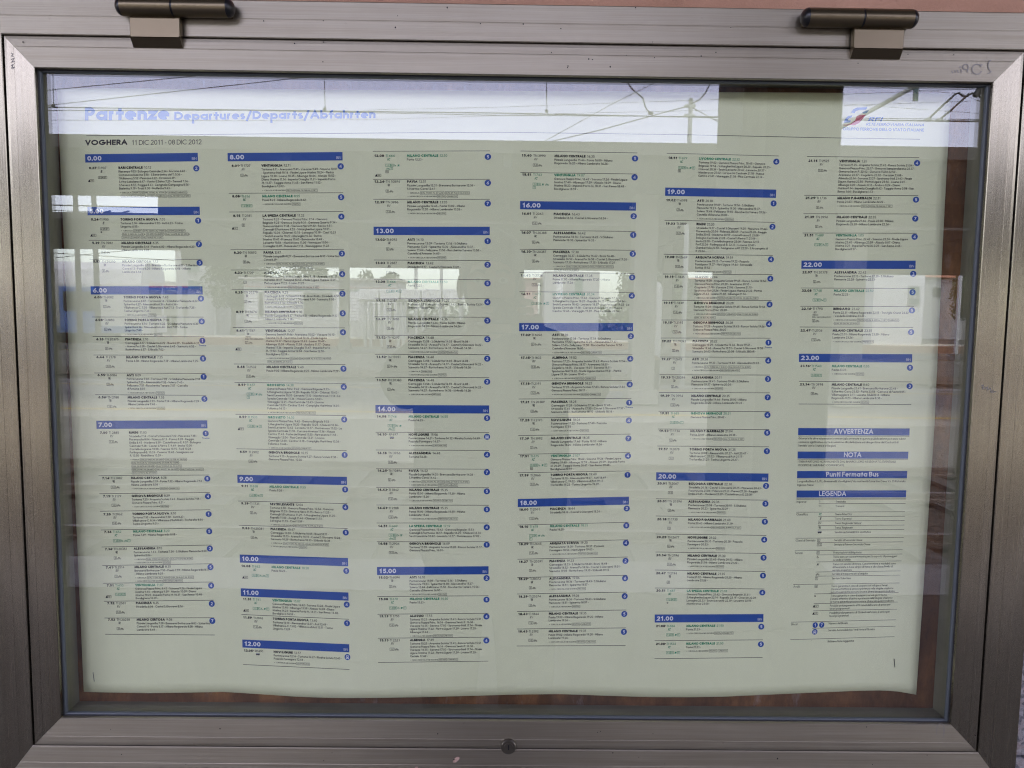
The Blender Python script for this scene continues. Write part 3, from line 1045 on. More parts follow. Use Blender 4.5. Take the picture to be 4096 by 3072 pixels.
T3 = '''L 1491 605 1512 2650
R 1960 605 1953 2650
O 1450,560 1450,1080 1450,1600 1450,2120
S 605 -1.5
H 605
S 717 0
H 717
H 797
S 907 0
B 907 13.00
S 1040 2
H 1040
H 1117
H 1193
H 1267
H 1341
H 1417
S 1509 1.8
H 1509
S 1620 1.5
B 1620 14.00
H 1729
H 1800
H 1875
S 1949 1.8
H 1949
H 2020
S 2092 0
H 2092
S 2167 0
H 2167
S 2268 -3
B 2268 15.00
S 2386 -3
H 2386
S 2457 -4
H 2457
S 2553 -4.5
H 2553
S 2650 -5.5
H 2650
E a187|12.08|TI 664|IC|MILANO CENTRALE|12.50|5|1Rwp/bT/g|A10a419
-Pavia 12.23 -
E a493|12.24*|TN 10894|R|PAVIA|12.51|6|2b|
-Pizzale Lungavilla 12.31 - Bressana Bottarone 12.36 -
-S.Martino Cava 12.41 -
~* CIRCOLA [DAL 11 DIC AL 27 LUG]-[DAL 27 AGO AL 8 DIC]
~* NON CIRCOLA NEI GIORNI [FESTIVI]-[SABATO]
E a737|12.39*|TN 3986|RV|MILANO CENTRALE|13.35|7|1b|
-Pizzale Lungavilla 12.46 - Pavia 13.00 - Milano
-Rogoredo 13.20 - Milano Lambrate 13.26 -
~* NON CIRCOLA NEI GIORNI [FESTIVI]
E a1180|13.02*|TI 6092|R|ASTI|14.10|1|2b|
-Pontecurone 13.09 - Tortona 13.16 - S.Giuliano
-Piemonte 13.23 - Spinetta 13.30 - Alessandria 13.37 -
-Solero 13.44 - Felizzano 13.50 - Rocchetta Tanaro 13.56 -
-Castello d'Annone 14.00 -
~* NON CIRCOLA NEI GIORNI [FESTIVI]
E a1457|13.03|TI 2887|RV|PIACENZA|13.42|2|1b|
-Stradella 13.17 - Castel S.Giovanni 13.25 -
E b138|13.08|TI 666|IC|MILANO CENTRALE|13.50|5|1RpT|
-Pavia 13.23 -
E b360|13.15|TI 2187|RV|GENOVA BRIGNOLE|14.25|4|1b|
-Tortona 13.25 - Arquata Scrivia 13.43 - Ronco Scrivia 13.54 -
-Genova Piazza Princ. 14.17 -
E b580|13.39|TN 3988|RV|MILANO CENTRALE|14.35|3|2b|
-Pizzale Lungavilla 13.46 - Pavia 14.00 - Milano
-Rogoredo 14.20 - Milano Lambrate 14.26 -
E b800|13.52*|TN 4297|R|PIACENZA|14.48|2|1b|
-Casteggio 13.58 - S.Giuletta 14.03 - Broni 14.08 -
-Stradella 14.12 - Arena Po 14.17 - Castel S.Giovanni 14.22 -
-Sarmato 14.27 - Rottofreno 14.33 - S.Nicolò 14.38 -
~* NON CIRCOLA NEI GIORNI [FESTIVI]-[SABATO]
E b1030|13.52*|TN 10351|R|PIACENZA|14.48|2|2wb|
-Casteggio 13.58 - S.Giuletta 14.03 - Broni 14.08 -
-Stradella 14.12 - Arena Po 14.17 - Castel S.Giovanni 14.22 -
-Sarmato 14.27 - Rottofreno 14.33 - S.Nicolò 14.38 -
~* CIRCOLA [SABATO]
~* NON CIRCOLA NEI GIORNI [FESTIVI]
E b1304|13.52*|TN 20383|R|PIACENZA|14.48|2|2b|
-Casteggio 13.58 - S.Giuletta 14.03 - Broni 14.08 -
-Stradella 14.12 - Arena Po 14.17 - Castel S.Giovanni 14.22 -
-Sarmato 14.27 - Rottofreno 14.33 - S.Nicolò 14.38 -
~* CIRCOLA NEI GIORNI [FESTIVI]
E c195|14.08|TI 746|IC|MILANO CENTRALE|14.55|5|1Rwp/bT|
-Pavia 14.25 -
E c408|14.10*| RP497|BUS|NOVI LIGURE|15.06|B||
-Pontecurone 14.21 - Tortona 14.32 - Rivalta Scrivia 14.49 -
-Pozzolo Formigaro 14.57 -
~* CIRCOLA NEI GIORNI [LAVORATIVI]
E c628|14.18|TN 3966|RV|ALESSANDRIA|14.48|4|1b|
-Tortona 14.28 -
E c837|14.25*|TN 10896|R|PAVIA|14.52|7|2b|
-Pizzale Lungavilla 14.31 - Bressana Bottarone 14.36 -
-S.Martino Cava 14.42 -
~* CIRCOLA [DAL 11 DIC AL 27 LUG]-[DAL 27 AGO AL 8 DIC]
~* NON CIRCOLA NEI GIORNI [FESTIVI]-[SABATO]
E c1063|14.43*|TI 1842|RV|MILANO CENTRALE|15.35|5|1b|
-Pavia 15.00 - Milano Rogoredo 15.20 - Milano
-Lambrate 15.26 -
~* CIRCOLA NEI GIORNI [FESTIVI]-[SABATO]
E c1280|14.43*|TI 2188|RV|MILANO CENTRALE|15.35|5|1b|
-Pavia 15.00 - Milano Rogoredo 15.20 - Milano
-Lambrate 15.26 -
~* NON CIRCOLA NEI GIORNI [FESTIVI]-[SABATO]
E c1494|14.51|TI 669|IC|LA SPEZIA CENTRALE|17.19|4|1Rwp/bT|
-Genova Piazza Princ. 15.42 - Genova Brignole 15.53 -
-Camogli-S.Fruttuoso 16.17 - Rapallo 16.25 - Chiavari 16.34 -
-Sestri Levante 16.42 - Levanto 16.57 - Monterosso 17.02 -
E d162|14.58|TI 2904|RV|GENOVA BRIGNOLE|16.09|1|1b|
-Tortona 15.09 - Arquata Scrivia 15.28 - Ronco Scrivia 15.37 -
-Genova Piazza Princ. 16.01 -
E d564|15.02*|TI 6094|R|ASTI|16.10|2|2b|
-Pontecurone 15.09 - Tortona 15.16 - S.Giuliano
-Piemonte 15.23 - Spinetta 15.30 - Alessandria 15.37 -
-Solero 15.44 - Felizzano 15.50 - Rocchetta Tanaro 15.56 -
-Castello d'Annone 16.00 -
~* NON CIRCOLA NEI GIORNI [FESTIVI]
E d820|15.08|TI 670|IC|MILANO CENTRALE|15.50|5|1RwpT|
-Pavia 15.23 -
E d1023|15.13*|TI 1755|RV|ALASSIO|17.55|4|1b|
-Tortona 15.23 - Arquata Scrivia 15.41 - Ronco Scrivia 15.51 -
-Genova Piazza Princ. 16.14 - Genova Sestri P. 16.36 -
-Varazze 16.55 - Savona 17.03 - Spotorno-Noli 17.14 - Finale
-Ligure Marina 17.22 - Pietra Ligure 17.29 - Loano 17.35 -
-Albenga 17.44 -
~* CIRCOLA NEI GIORNI [FESTIVI]-[SABATO]
E d1309|15.13*|TI 2523|RV|ALBENGA|17.49|4|1b|
-Tortona 15.23 - Arquata Scrivia 15.41 - Ronco Scrivia 15.51 -
-Genova Piazza Princ. 16.14 - Genova Sestri P. 16.36 -
-Varazze 16.55 - Savona 17.03 - Spotorno-Noli 17.14 - Finale
-Ligure Marina 17.22 - Pietra Ligure 17.29 - Loano 17.35 -
-Ceriale 17.40 -
~* NON CIRCOLA NEI GIORNI [FESTIVI]-[SABATO]'''
T4 = '''L 2082 604 2067 2584
R 2549 604 2502 2584
O 2040,580 2040,1080 2040,1600 2040,2060
S 604 7.7
H 604
S 690 6
H 690
S 804 6
B 804 16.00
S 921 4.5
H 921
H 997
S 1090 3.5
H 1090
S 1167 2.4
H 1167
S 1292 0
B 1292 17.00
S 1420 -1
H 1420
S 1524 -2.4
H 1524
S 1596 -2.7
H 1596
S 1672 -4.4
H 1672
S 1742 -5.7
H 1742
S 1817 -6.8
H 1817
S 1891 -7.4
H 1891
S 1996 -9.5
B 1996 18.00
S 2100 -10.8
H 2100
S 2170 -11
H 2170
S 2237 -9
H 2237
S 2310 -9
H 2310
S 2376 -7.5
H 2376
S 2446 -6
H 2446
S 2516 -4.4
H 2516
S 2584 -1.7
H 2584
E a123|15.40|TN 3990|RV|MILANO CENTRALE|16.35|5|1b|
-Pizzale Lungavilla 15.46 - Pavia 16.00 - Milano
-Rogoredo 16.20 - Milano Lambrate 16.26 -
E a350|15.51|TI 743|IC|VENTIMIGLIA|19.07|4|1Rpb/T|
-Genova Piazza Princ. 16.42 - Savona 17.26 - Finale Ligure
-Marina 17.40 - Albenga 17.59 - Alassio 18.09 - Diano
-Marina 18.23 - Imperia Porto M. 18.31 - San Remo 18.48 -
-Bordighera 18.59 -
E a813|16.01|TI 2063|RV|PIACENZA|16.43|2|1b|
-Stradella 16.14 - Castel S.Giovanni 16.24 -
E a1038|16.07|TN 20388|R|ALESSANDRIA|16.42|1|2b|
-Pontecurone 16.14 - Tortona 16.22 - S.Giuliano
-Piemonte 16.30 - Spinetta 16.35 -
E a1263|16.30*|TN 20387|R|PIACENZA|17.30|3|2b|
-Casteggio 16.37 - S.Giuletta 16.42 - Broni 16.48 -
-Stradella 16.52 - Arena Po 16.58 - Castel S.Giovanni 17.05 -
-Sarmato 17.10 - Rottofreno 17.15 - S.Nicolò 17.21 -
~* CIRCOLA [DAL 11 DIC AL 22 DIC]-[DAL 9 GEN AL 28 LUG]-
~-[DAL 27 AGO AL 8 DIC]
E b63|16.43|TI 2534|RV|MILANO CENTRALE|17.35|5|1b|
-Pavia 17.00 - Milano Rogoredo 17.20 - Milano
-Lambrate 17.26 -
E b284|16.51|TI 673|IC|LIVORNO CENTRALE|20.34|4|1RwpT|
-Genova Piazza Princ. 17.42 - Genova Brignole 17.52 -
-S.Margherita Ligure 18.20 - Rapallo 18.25 - Chiavari 18.34 -
-Sestri Levante 18.42 - Levanto 18.57 - Monterosso 19.02 - La
-Spezia Centrale 19.18 - Carrara-Avenza 19.38 - Massa
-Centro 19.46 - Viareggio 19.59 - Pisa Centrale 20.16 -
E b770|17.02*|TI 6096|R|ASTI|18.10|2|2wb|
-Pontecurone 17.08 - Tortona 17.14 - S.Giuliano
-Piemonte 17.22 - Spinetta 17.29 - Alessandria 17.37 -
-Solero 17.45 - Felizzano 17.50 - Rocchetta Tanaro 17.56 -
-Castello d'Annone 18.00 -
~* NON CIRCOLA NEI GIORNI [FESTIVI]-[SABATO]
E b1040|17.15*|TI 1833|RV|ALBENGA|19.52|4|1b|
-Tortona 17.25 - Arquata Scrivia 17.43 - Ronco Scrivia 17.54 -
-Genova Piazza Princ. 18.17 - Arenzano 18.50 -
-Cogoleto 18.55 - Varazze 19.01 - Savona 19.11 -
-Spotorno-Noli 19.22 - Finale Ligure Marina 19.31 - Pietra
-Ligure 19.38 - Loano 19.43 -
~* CIRCOLA NEI GIORNI [FESTIVI]-[SABATO]
E b1348|17.15*|TI 2191|RV|GENOVA BRIGNOLE|18.25|4|1b|
-Tortona 17.25 - Arquata Scrivia 17.43 - Ronco Scrivia 17.54 -
-Genova Piazza Princ. 18.17 -
~* NON CIRCOLA NEI GIORNI [FESTIVI]-[SABATO]
E b1566|17.21|TN 20389|R|PIACENZA|18.25|1T|2b|
-Casteggio 17.28 - S.Giuletta 17.34 - Broni 17.40 -
-Stradella 17.45 - Arena Po 17.50 - Castel S.Giovanni 17.57 -
-Sarmato 18.03 - Rottofreno 18.10 - S.Nicolò 18.16 -
E c241|17.25*|TN 2193|R|NOVI LIGURE|18.04|4|1b|
-Pontecurone 17.32 - Tortona 17.40 - Pozzolo
-Formigaro 17.55 -
~* NON CIRCOLA NEI GIORNI [FESTIVI]
E c458|17.39|TN 3992|RV|MILANO CENTRALE|18.35|7|2b|
-Pizzale Lungavilla 17.46 - Pavia 18.00 - Milano
-Rogoredo 18.20 - Milano Lambrate 18.26 -
E c668|17.51|TI 675|IC|VENTIMIGLIA|21.07|4|1RwpT/g|
-Genova Piazza Princ. 18.42 - Savona 19.26 - Finale Ligure
-Marina 19.40 - Albenga 19.59 - Alassio 20.09 - Imperia Porto
-M. 20.29 - Taggia-Arma 20.41 - San Remo 20.48 -
-Bordighera 20.59 -
E c895|17.59|TI 2066|RV|TORINO PORTA NUOVA|19.40|1|1b|
-Tortona 18.10 - Alessandria 18.27 - Asti 18.49 -
-Villafranca-C. 19.02 - Villanova d'Asti 19.11 -
-Trofarello 19.22 - Torino Lingotto 19.29 -
E c1300|18.00|TI 2065|RV|PIACENZA|18.44|2|1b|
-Stradella 18.16 - Castel S.Giovanni 18.24 -
E d142|18.10|TI 678|IC|MILANO CENTRALE|18.55|5|1Rpb/T|
-Pavia 18.25 -
E d347|18.25*|TN 2645|R|ARQUATA SCRIVIA|19.20|4|1b|
-Pontecurone 18.30 - Tortona 18.37 - Pozzolo
-Formigaro 18.54 - Novi Ligure 19.03 -
~* NON CIRCOLA NEI GIORNI [FESTIVI]-[SABATO]
E d555|18.27|TN 20391|R|PIACENZA|19.23|2|2b|
-Casteggio 18.33 - S.Giuletta 18.40 - Broni 18.48 -
-Stradella 18.52 - Arena Po 18.56 - Castel S.Giovanni 19.01 -
-Sarmato 19.05 - Rottofreno 19.10 - S.Nicolò 19.15 -
E d760|18.29*|TI 20372|R|ALESSANDRIA|19.06|6|2b|
-Pontecurone 18.36 - Tortona 18.43 - S.Giuliano
-Piemonte 18.51 - Spinetta 18.57 -
~* NON CIRCOLA NEI GIORNI [FESTIVI]
E d968|18.29*|TI 20374|R|ALESSANDRIA|19.06|6|2b|
-Pontecurone 18.36 - Tortona 18.43 - S.Giuliano
-Piemonte 18.51 - Spinetta 18.57 -
~* CIRCOLA NEI GIORNI [FESTIVI]
E d1175|18.43*|TI 1844|RV|MILANO CENTRALE|19.35|5|1b|
-Pavia 19.02 - Milano Rogoredo 19.20 - Milano
-Lambrate 19.26 -
~* CIRCOLA NEI GIORNI [FESTIVI]-[SABATO]
E d1381|18.43*|TI 2192|RV|MILANO CENTRALE|19.35|5|1b|
-Pavia 19.02 - Milano Rogoredo 19.20 - Milano
-Lambrate 19.26 -
~* NON CIRCOLA NEI GIORNI [FESTIVI]-[SABATO]'''
T5 = '''L 2667 613 2661 750 2655 1017 2643 1352 2634 1645 2625 1889 2619 2458 2618 2635
R 3115 613 3105 750 3092 1017 3082 1352 3078 1645 3074 1889 3054 2458 3050 2635
O 2610,590 2610,1080 2590,1600 2590,2100
S 613 10.8
H 613
S 750 8.4
B 750 19.00
S 881 8.4
H 881
S 1017 4.4
H 1017
S 1096 2.7
H 1096
S 1201 1
H 1201
H 1280
S 1352 .7
H 1352
H 1428
H 1499
H 1570
S 1645 1.7
H 1645
S 1716 2.4
H 1716
S 1784 3.4
H 1784
S 1889 5
B 1889 20.00
S 1995 5.7
H 1995
S 2064 5.4
H 2064
H 2136
H 2208
S 2280 5.7
H 2280
S 2352 4
H 2352
S 2458 -1.7
B 2458 21.00
S 2563 -3.7
H 2563
S 2635 -5
H 2635
E a122|18.51|TI 679|IC|LIVORNO CENTRALE|22.32|4|1RwpT/g|
-Tortona 19.02 - Genova Piazza Princ. 19.45 - Genova
-Brignole 19.54 - S.Margherita Ligure 20.20 - Rapallo 20.25 -
-Chiavari 20.34 - Sestri Levante 20.42 - Levanto 20.57 -
-Monterosso 21.02 - La Spezia Centrale 21.18 - Massa
-Centro 21.41 - Viareggio 21.56 - Pisa Centrale 22.14 -
E a623|19.02*|TI 6098|R|ASTI|20.10|1|2b|
-Pontecurone 19.09 - Tortona 19.16 - S.Giuliano
-Piemonte 19.23 - Spinetta 19.30 - Alessandria 19.37 -
-Solero 19.44 - Felizzano 19.50 - Rocchetta Tanaro 19.56 -
-Castello d'Annone 20.00 -
~* NON CIRCOLA NEI GIORNI [FESTIVI]
E a901|19.03|TI 2889|RV|RIMINI|23.20|2|1b|
-Stradella 19.17 - Castel S.Giovanni 19.25 - Piacenza 19.44 -
-Fiorenzuola 20.04 - Fidenza 2BEAR - Parma 20.28 - Reggio
-Emilia 20.45 - Modena 20.59 - Castelfranco E. 21.08 -
-Bologna Centrale 21.28 - Castel S.Pietro T. 21.49 -
-Imola 22.00 - Castelbolognese 22.08 - Faenza 22.15 -
-Forlì 22.26 - Forlimpopoli-B. 22.33 - Cesena 22.40 -
-Gambettola 22.50 - Savignano sul R. 22.59 - S.Arcangelo di
-R. 23.06 -
E a1298|19.08*|TN 2669|R|ARQUATA SCRIVIA|19.59|4|1b|
-Pontecurone 19.15 - Tortona 19.22 - Pozzolo
-Formigaro 19.37 - Novi Ligure 19.44 - Serravalle
-Scrivia 19.52 -
~* NON CIRCOLA NEI GIORNI [FESTIVI]
E b80|19.15*|TI 1835|RV|ALASSIO|22.04|4|1b|
-Tortona 19.28 - Arquata Scrivia 19.45 - Ronco Scrivia 19.56 -
-Genova Piazza Princ. 20.20 - Arenzano 20.55 -
-Cogoleto 21.00 - Varazze 21.06 - Savona 21.15 -
-Spotorno-Noli 21.26 - Finale Ligure Marina 21.33 - Pietra
-Ligure 21.43 - Loano 21.48 - Albenga 21.56 -
~* CIRCOLA NEI GIORNI [FESTIVI]-[SABATO]-[DAL 10 GIU AL 9 SET]
E b390|19.15*|TI 1839|RV|GENOVA BRIGNOLE|20.28|4|1b|
-Tortona 19.28 - Arquata Scrivia 19.45 - Ronco Scrivia 19.56 -
-Genova Piazza Princ. 20.20 -
~* CIRCOLA NEI GIORNI [FESTIVI]-[SABATO]-[DAL 11 DIC AL 9 GIU]-
~-[DAL 15 SET AL 8 DIC]
E b623|19.15*|TI 2195|RV|GENOVA BRIGNOLE|20.28|4|1b|
-Tortona 19.28 - Arquata Scrivia 19.45 - Ronco Scrivia 19.56 -
-Genova Piazza Princ. 20.20 -
~* NON CIRCOLA NEI GIORNI [FESTIVI]-[SABATO]
E b843|19.22|TN 20393|R|PIACENZA|20.22|1T|2b|
-Casteggio 19.29 - S.Giuletta 19.34 - Broni 19.41 -
-Stradella 19.46 - Arena Po 19.51 - Castel S.Giovanni 19.58 -
-Sarmato 20.03 - Rottofreno 20.08 - S.Nicolò 2BEAR -
E b1056|19.27*|TI 2672|RV|ASTI|20.26|4|2|
-Pontecurone 19.33 - Tortona 19.42 - Alessandria 20.03 -
~* CIRCOLA [DAL 11 DIC AL 3 AGO]-[DAL 20 AGO AL 8 DIC]
~* NON CIRCOLA NEI GIORNI [FESTIVI]-[SABATO]
E b1273|19.33*|TN 20394|R|ALESSANDRIA|20.11|3|2b|
-Pontecurone 19.41 - Tortona 19.48 - S.Giuliano
-Piemonte 19.57 - Spinetta 20.04 -
~* CIRCOLA NEI GIORNI [FESTIVI]
E b1490|19.39|TN 3994|RV|MILANO CENTRALE|20.35|7|1b|
-Pizzale Lungavilla 19.46 - Pavia 20.00 - Milano
-Rogoredo 20.20 - Milano Lambrate 20.26 -
E c157|19.51|TI 685|IC|GENOVA BRIGNOLE|20.51|4|1RwT|
-Genova Piazza Princ. 20.42 -
E c366|19.53*|TI 1734|RV|MILANO P.GARIBALDI|21.04|5|2b|
-Pavia 20.09 - Milano Lambrate 20.38 -
~* CIRCOLA NEI GIORNI [FESTIVI]-[DAL 10 GIU AL 9 SET]
E c581|19.57|TI 2078|RV|TORINO PORTA NUOVA|21.35|1|1|
-Tortona 20.08 - Alessandria 20.27 - Asti 20.47 -
-Villafranca-C. 21.02 - Villanova d'Asti 21.11 -
-Trofarello 21.21 - Torino Lingotto 21.27 -
E c988|20.01|TI 2067|RV|BOLOGNA CENTRALE|22.30|2|1|
-Stradella 20.16 - Castel S.Giovanni 20.25 - Piacenza 20.43 -
-Fiorenzuola 21.04 - Fidenza 21.13 - Parma 21.28 - Reggio
-Emilia 21.45 - Modena 21.59 - Castelfranco E. 22.08 -
E c1198|20.01*|TN 20396|R|ALESSANDRIA|20.36|3|2b|
-Pontecurone 20.08 - Tortona 20.15 - S.Giuliano
-Piemonte 20.23 - Spinetta 20.29 -
~* NON CIRCOLA NEI GIORNI [FESTIVI]
E c1412|20.18*|TI 1730|RV|MILANO P.GARIBALDI|21.40|5|2|
-Pavia 20.43 - Milano Lambrate 21.19 -
~* CIRCOLA NEI GIORNI [FESTIVI]-[DAL 8 APR AL 9 SET]
E d143|20.25*|TN 2677|R|NOVI LIGURE|21.02|4|2b|
-Pontecurone 20.31 - Tortona 20.38 - Pozzolo
-Formigaro 20.53 -
~* NON CIRCOLA NEI GIORNI [FESTIVI]
E d357|20.34*|TN 2196|RV|MILANO CENTRALE|21.30|5|1b|
-Pizzale Lungavilla 20.40 - Pavia 20.53 - Milano
-Rogoredo 21.14 - Milano Lambrate 21.20 -
~* NON CIRCOLA NEI GIORNI [FESTIVI]
E d570|20.47|TI 2194|R|MILANO CENTRALE|21.35|5|2|
-Pavia 21.02 - Milano Rogoredo 21.20 - Milano
-Lambrate 21.26 -
E d777|20.51|TI 687|IC|LA SPEZIA CENTRALE|23.18|4|1RT/G|
-Genova Piazza Princ. 21.42 - Genova Brignole 21.51 -
-S.Margherita Ligure 22.14 - Rapallo 22.19 - Chiavari 22.28 -
-Lavagna 22.33 - Sestri Levante 22.39 - Levanto 22.55 -
-Monterosso 23.00 -
E d1198|21.08*|TI 684|IC|MILANO CENTRALE|21.50|5|1RpT|
-Pavia 21.23 -
~* NON CIRCOLA NEI GIORNI [FESTIVI]-[SABATO]
E d1410|21.08*|TI 1534|IC|MILANO CENTRALE|21.50|5|1RpT|
-Pavia 21.23 -
~* CIRCOLA NEI GIORNI [FESTIVI]-[SABATO]'''
T6 = '''L 3228 626 3217 781 3206 1042 3196 1415 3195 1616 3193 1712 3187 1962 3182 2152 3173 2338 3161 2558
R 3677 626 3673 781 3663 1042 3649 1415 3645 1616 3639 1712 3625 1962 3615 2152 3598 2338 3578 2558
O 3160,590 3160,1080 3140,1660 3130,2080
S 626 4.4
H 626
S 781 1.7
H 781
S 855 1
H 855
H 932
S 1042 .7
B 1042 22.00
S 1152 1.7
H 1152
H 1225
H 1308
S 1415 1.7
B 1415 23.00
S 1525 2.7
H 1525
S 1616 2
H 1616
S 1712 1.7
S 1806 .7
S 1884 0
S 1962 -.7
S 2152 -3.4
S 2204 -4.4
S 2338 -6.4
S 2488 -9.5
S 2558 -11.8
E a157|21.15|TI 2525|RV|VENTIMIGLIA|1.21|4|1b|
-Tortona 21.25 - Arquata Scrivia 21.43 - Ronco Scrivia 21.54 -
-Genova Piazza Princ. 22.17 - Genova Sampierdarena 22.37 -
-Genova Sestri P. 22.42 - Genova Voltri 22.50 -
-Arenzano 22.57 - Cogoleto 23.02 - Varazze 23.08 -
-Albisola 23.14 - Savona 23.21 - Spotorno-Noli 23.43 - Finale
-Ligure Marina 23.50 - Pietra Ligure 23.56 - Loano 0.01 -
-Albenga 0.09 - Alassio 0.16 - Andora 0.24 - Diano
-Marina 0.34 - Imperia Oneglia 0.42 - Taggia-Arma 0.58 - San
-Remo 1.04 - Bordighera 1.13 -
E a598|21.25*|TI 1736|RV|MILANO P.GARIBALDI|22.31|5|2b|
-Pavia 21.43 - Milano Lambrate 22.22 -
~* CIRCOLA NEI GIORNI [FESTIVI]-[DAL 10 GIU AL 9 SET]
E a824|21.39|TN 3996|RV|MILANO CENTRALE|22.35|7|2b|
-Pizzale Lungavilla 21.46 - Pavia 22.00 - Milano
-Rogoredo 22.20 - Milano Lambrate 22.26 -
E a1040|21.51|TI 689|IC|VENTIMIGLIA|1.05|4|1RwT|
-Genova Piazza Princ. 22.42 - Savona 23.26 - Finale Ligure
-Marina 23.40 - Albenga 23.59 - Alassio 0.07 - Diano
-Marina 0.21 - Imperia Porto M. 0.29 - San Remo 0.46 -
-Bordighera 0.57 -
E b27|22.07|TN 20378|R|ALESSANDRIA|22.42|3|2b|
-Pontecurone 22.13 - Tortona 22.20 - S.Giuliano
-Piemonte 22.28 - Spinetta 22.33 -
E b244|22.08|TI 748|IC|MILANO CENTRALE|22.50|5|1RwT|
-Pavia 22.23 -
E b459|22.16*|TI 1790|RV|BERGAMO|23.42|5|X2b|
-Pavia 22.31 - Milano Rogoredo 22.55 - Treviglio Ovest 23.22
-- Verdello-Dalmine 23.30 -
~* CIRCOLA NEI GIORNI [FESTIVI]-[DAL 8 APR AL 9 SET] [SABATO]-
~-[DAL 30 GIU AL 25 AGO]
E b716|22.47*|TI 2536|RV|MILANO CENTRALE|23.35|5|1b|
-Pavia 23.01 - Milano Rogoredo 23.20 - Milano
-Lambrate 23.26 -
~* NON CIRCOLA NEI GIORNI [PREFESTIVI]
E b1137|23.16*|TI 1540|IC|MILANO CENTRALE|0.05|5|1RT|
-Pavia 23.31 -
~* CIRCOLA NEI GIORNI [FESTIVI]
E b1355|23.34*|TN 3998|RV|MILANO CENTRALE|0.40|3|2b|
-Pizzale Lungavilla 23.41 - Bressana Bottarone 23.46 -
-S.Martino Cava 23.52 - Pavia 23.58 - Certosa di Pavia 0.05 -
-Villamaggiore 0.11 - Locate Triulzi 0.16 - Milano
-Rogoredo 0.23 - Milano Lambrate 0.30 -
~* NON CIRCOLA NEI GIORNI [FESTIVI]'''
ZK = 0.33755


class Column:
    def __init__(self, spec):
        self.bars, self.rules, self.entries, sl = [], [], [], []
        org = []
        for ln in spec.split('\n'):
            k, rest = ln[0], ln[2:]
            if k in 'LR' and ln[1] == ' ':
                q = list(map(float, rest.split()))
                setattr(self, k, (q[1::2], q[0::2]))
            elif k == 'O':
                org = [tuple(map(float, q.split(','))) for q in rest.split()]
            elif k == 'S':
                sl.append(tuple(map(float, rest.split())))
            elif k == 'B':
                y, s = rest.split()
                self.bars.append((float(y), s))
            elif k == 'H':
                self.rules.append(float(rest))
            elif k == 'E':
                q = rest.split('|')
                cv = lambda w: org['abcd'.index(w[0])][1] + float(w[1:]) * ZK
                al = None
                if q[8]:
                    al = (q[8][1:3], cv(q[8][3:]))
                self.entries.append(dict(y=cv(q[0]), time=q[1], num=q[2], cat=q[3], dest=q[4], arr=q[5], plat=q[6], icons=q[7], alert=al, body=[], note=[]))
            elif k == '-':
                self.entries[-1]['body'].append(ln[1:])
            elif k == '~':
                self.entries[-1]['note'].append(ln[1:])
        self.sl = ([s[0] for s in sl], [s[1] for s in sl])

    def left(self, y):
        return np.interp(y, *self._ext(self.L))

    def right(self, y):
        return np.interp(y, *self._ext(self.R))

    @staticmethod
    def _ext(t):
        ys, xs = t
        if len(ys) == 2:                                       # straight edges carry on past their measured ends
            k = (xs[1] - xs[0]) / (ys[1] - ys[0])
            return [ys[0] - 400, ys[1] + 400], [xs[0] - 400 * k, xs[1] + 400 * k]
        return ys, xs

    def warp(self, u, y):
        L, R = self.left(y), self.right(y)
        w = (R - L) / 450.0
        return L + u * w, y + np.interp(y, *self.sl) * u / 450.0


def bike(p, x, y, s, ink):
    p.ring(x + 2.6 * s, y + 1.6 * s, 2.3 * s, .75 * s, ink, .8, 8)
    p.ring(x + 11.2 * s, y + 1.6 * s, 2.3 * s, .75 * s, ink, .84, 8)
    p.line([(x + 2.6 * s, y + 1.6 * s), (x + 5 * s, y - 2.6 * s), (x + 9.4 * s, y - 2.6 * s), (x + 11.2 * s, y + 1.6 * s)], .8 * s, ink, .9)
    p.line([(x + 5 * s, y - 2.6 * s), (x + 7 * s, y + 1.6 * s), (x + 9.4 * s, y - 2.6 * s)], .8 * s, ink, .96)
    p.line([(x + 3.8 * s, y - 3.6 * s), (x + 6 * s, y - 3.6 * s)], .9 * s, ink, 1.0)


def boxed(p, txt, x, y, s, ink, w):
    p.frame(x, y - 5.2 * s, x + w * s, y + 5.2 * s, ink, 1.15 * s, .8)
    p.text(txt, x + w * s / 2, y + 3.4 * s, 6.8 * s, ink, .17, .9, 6, 0, .9, 'c')


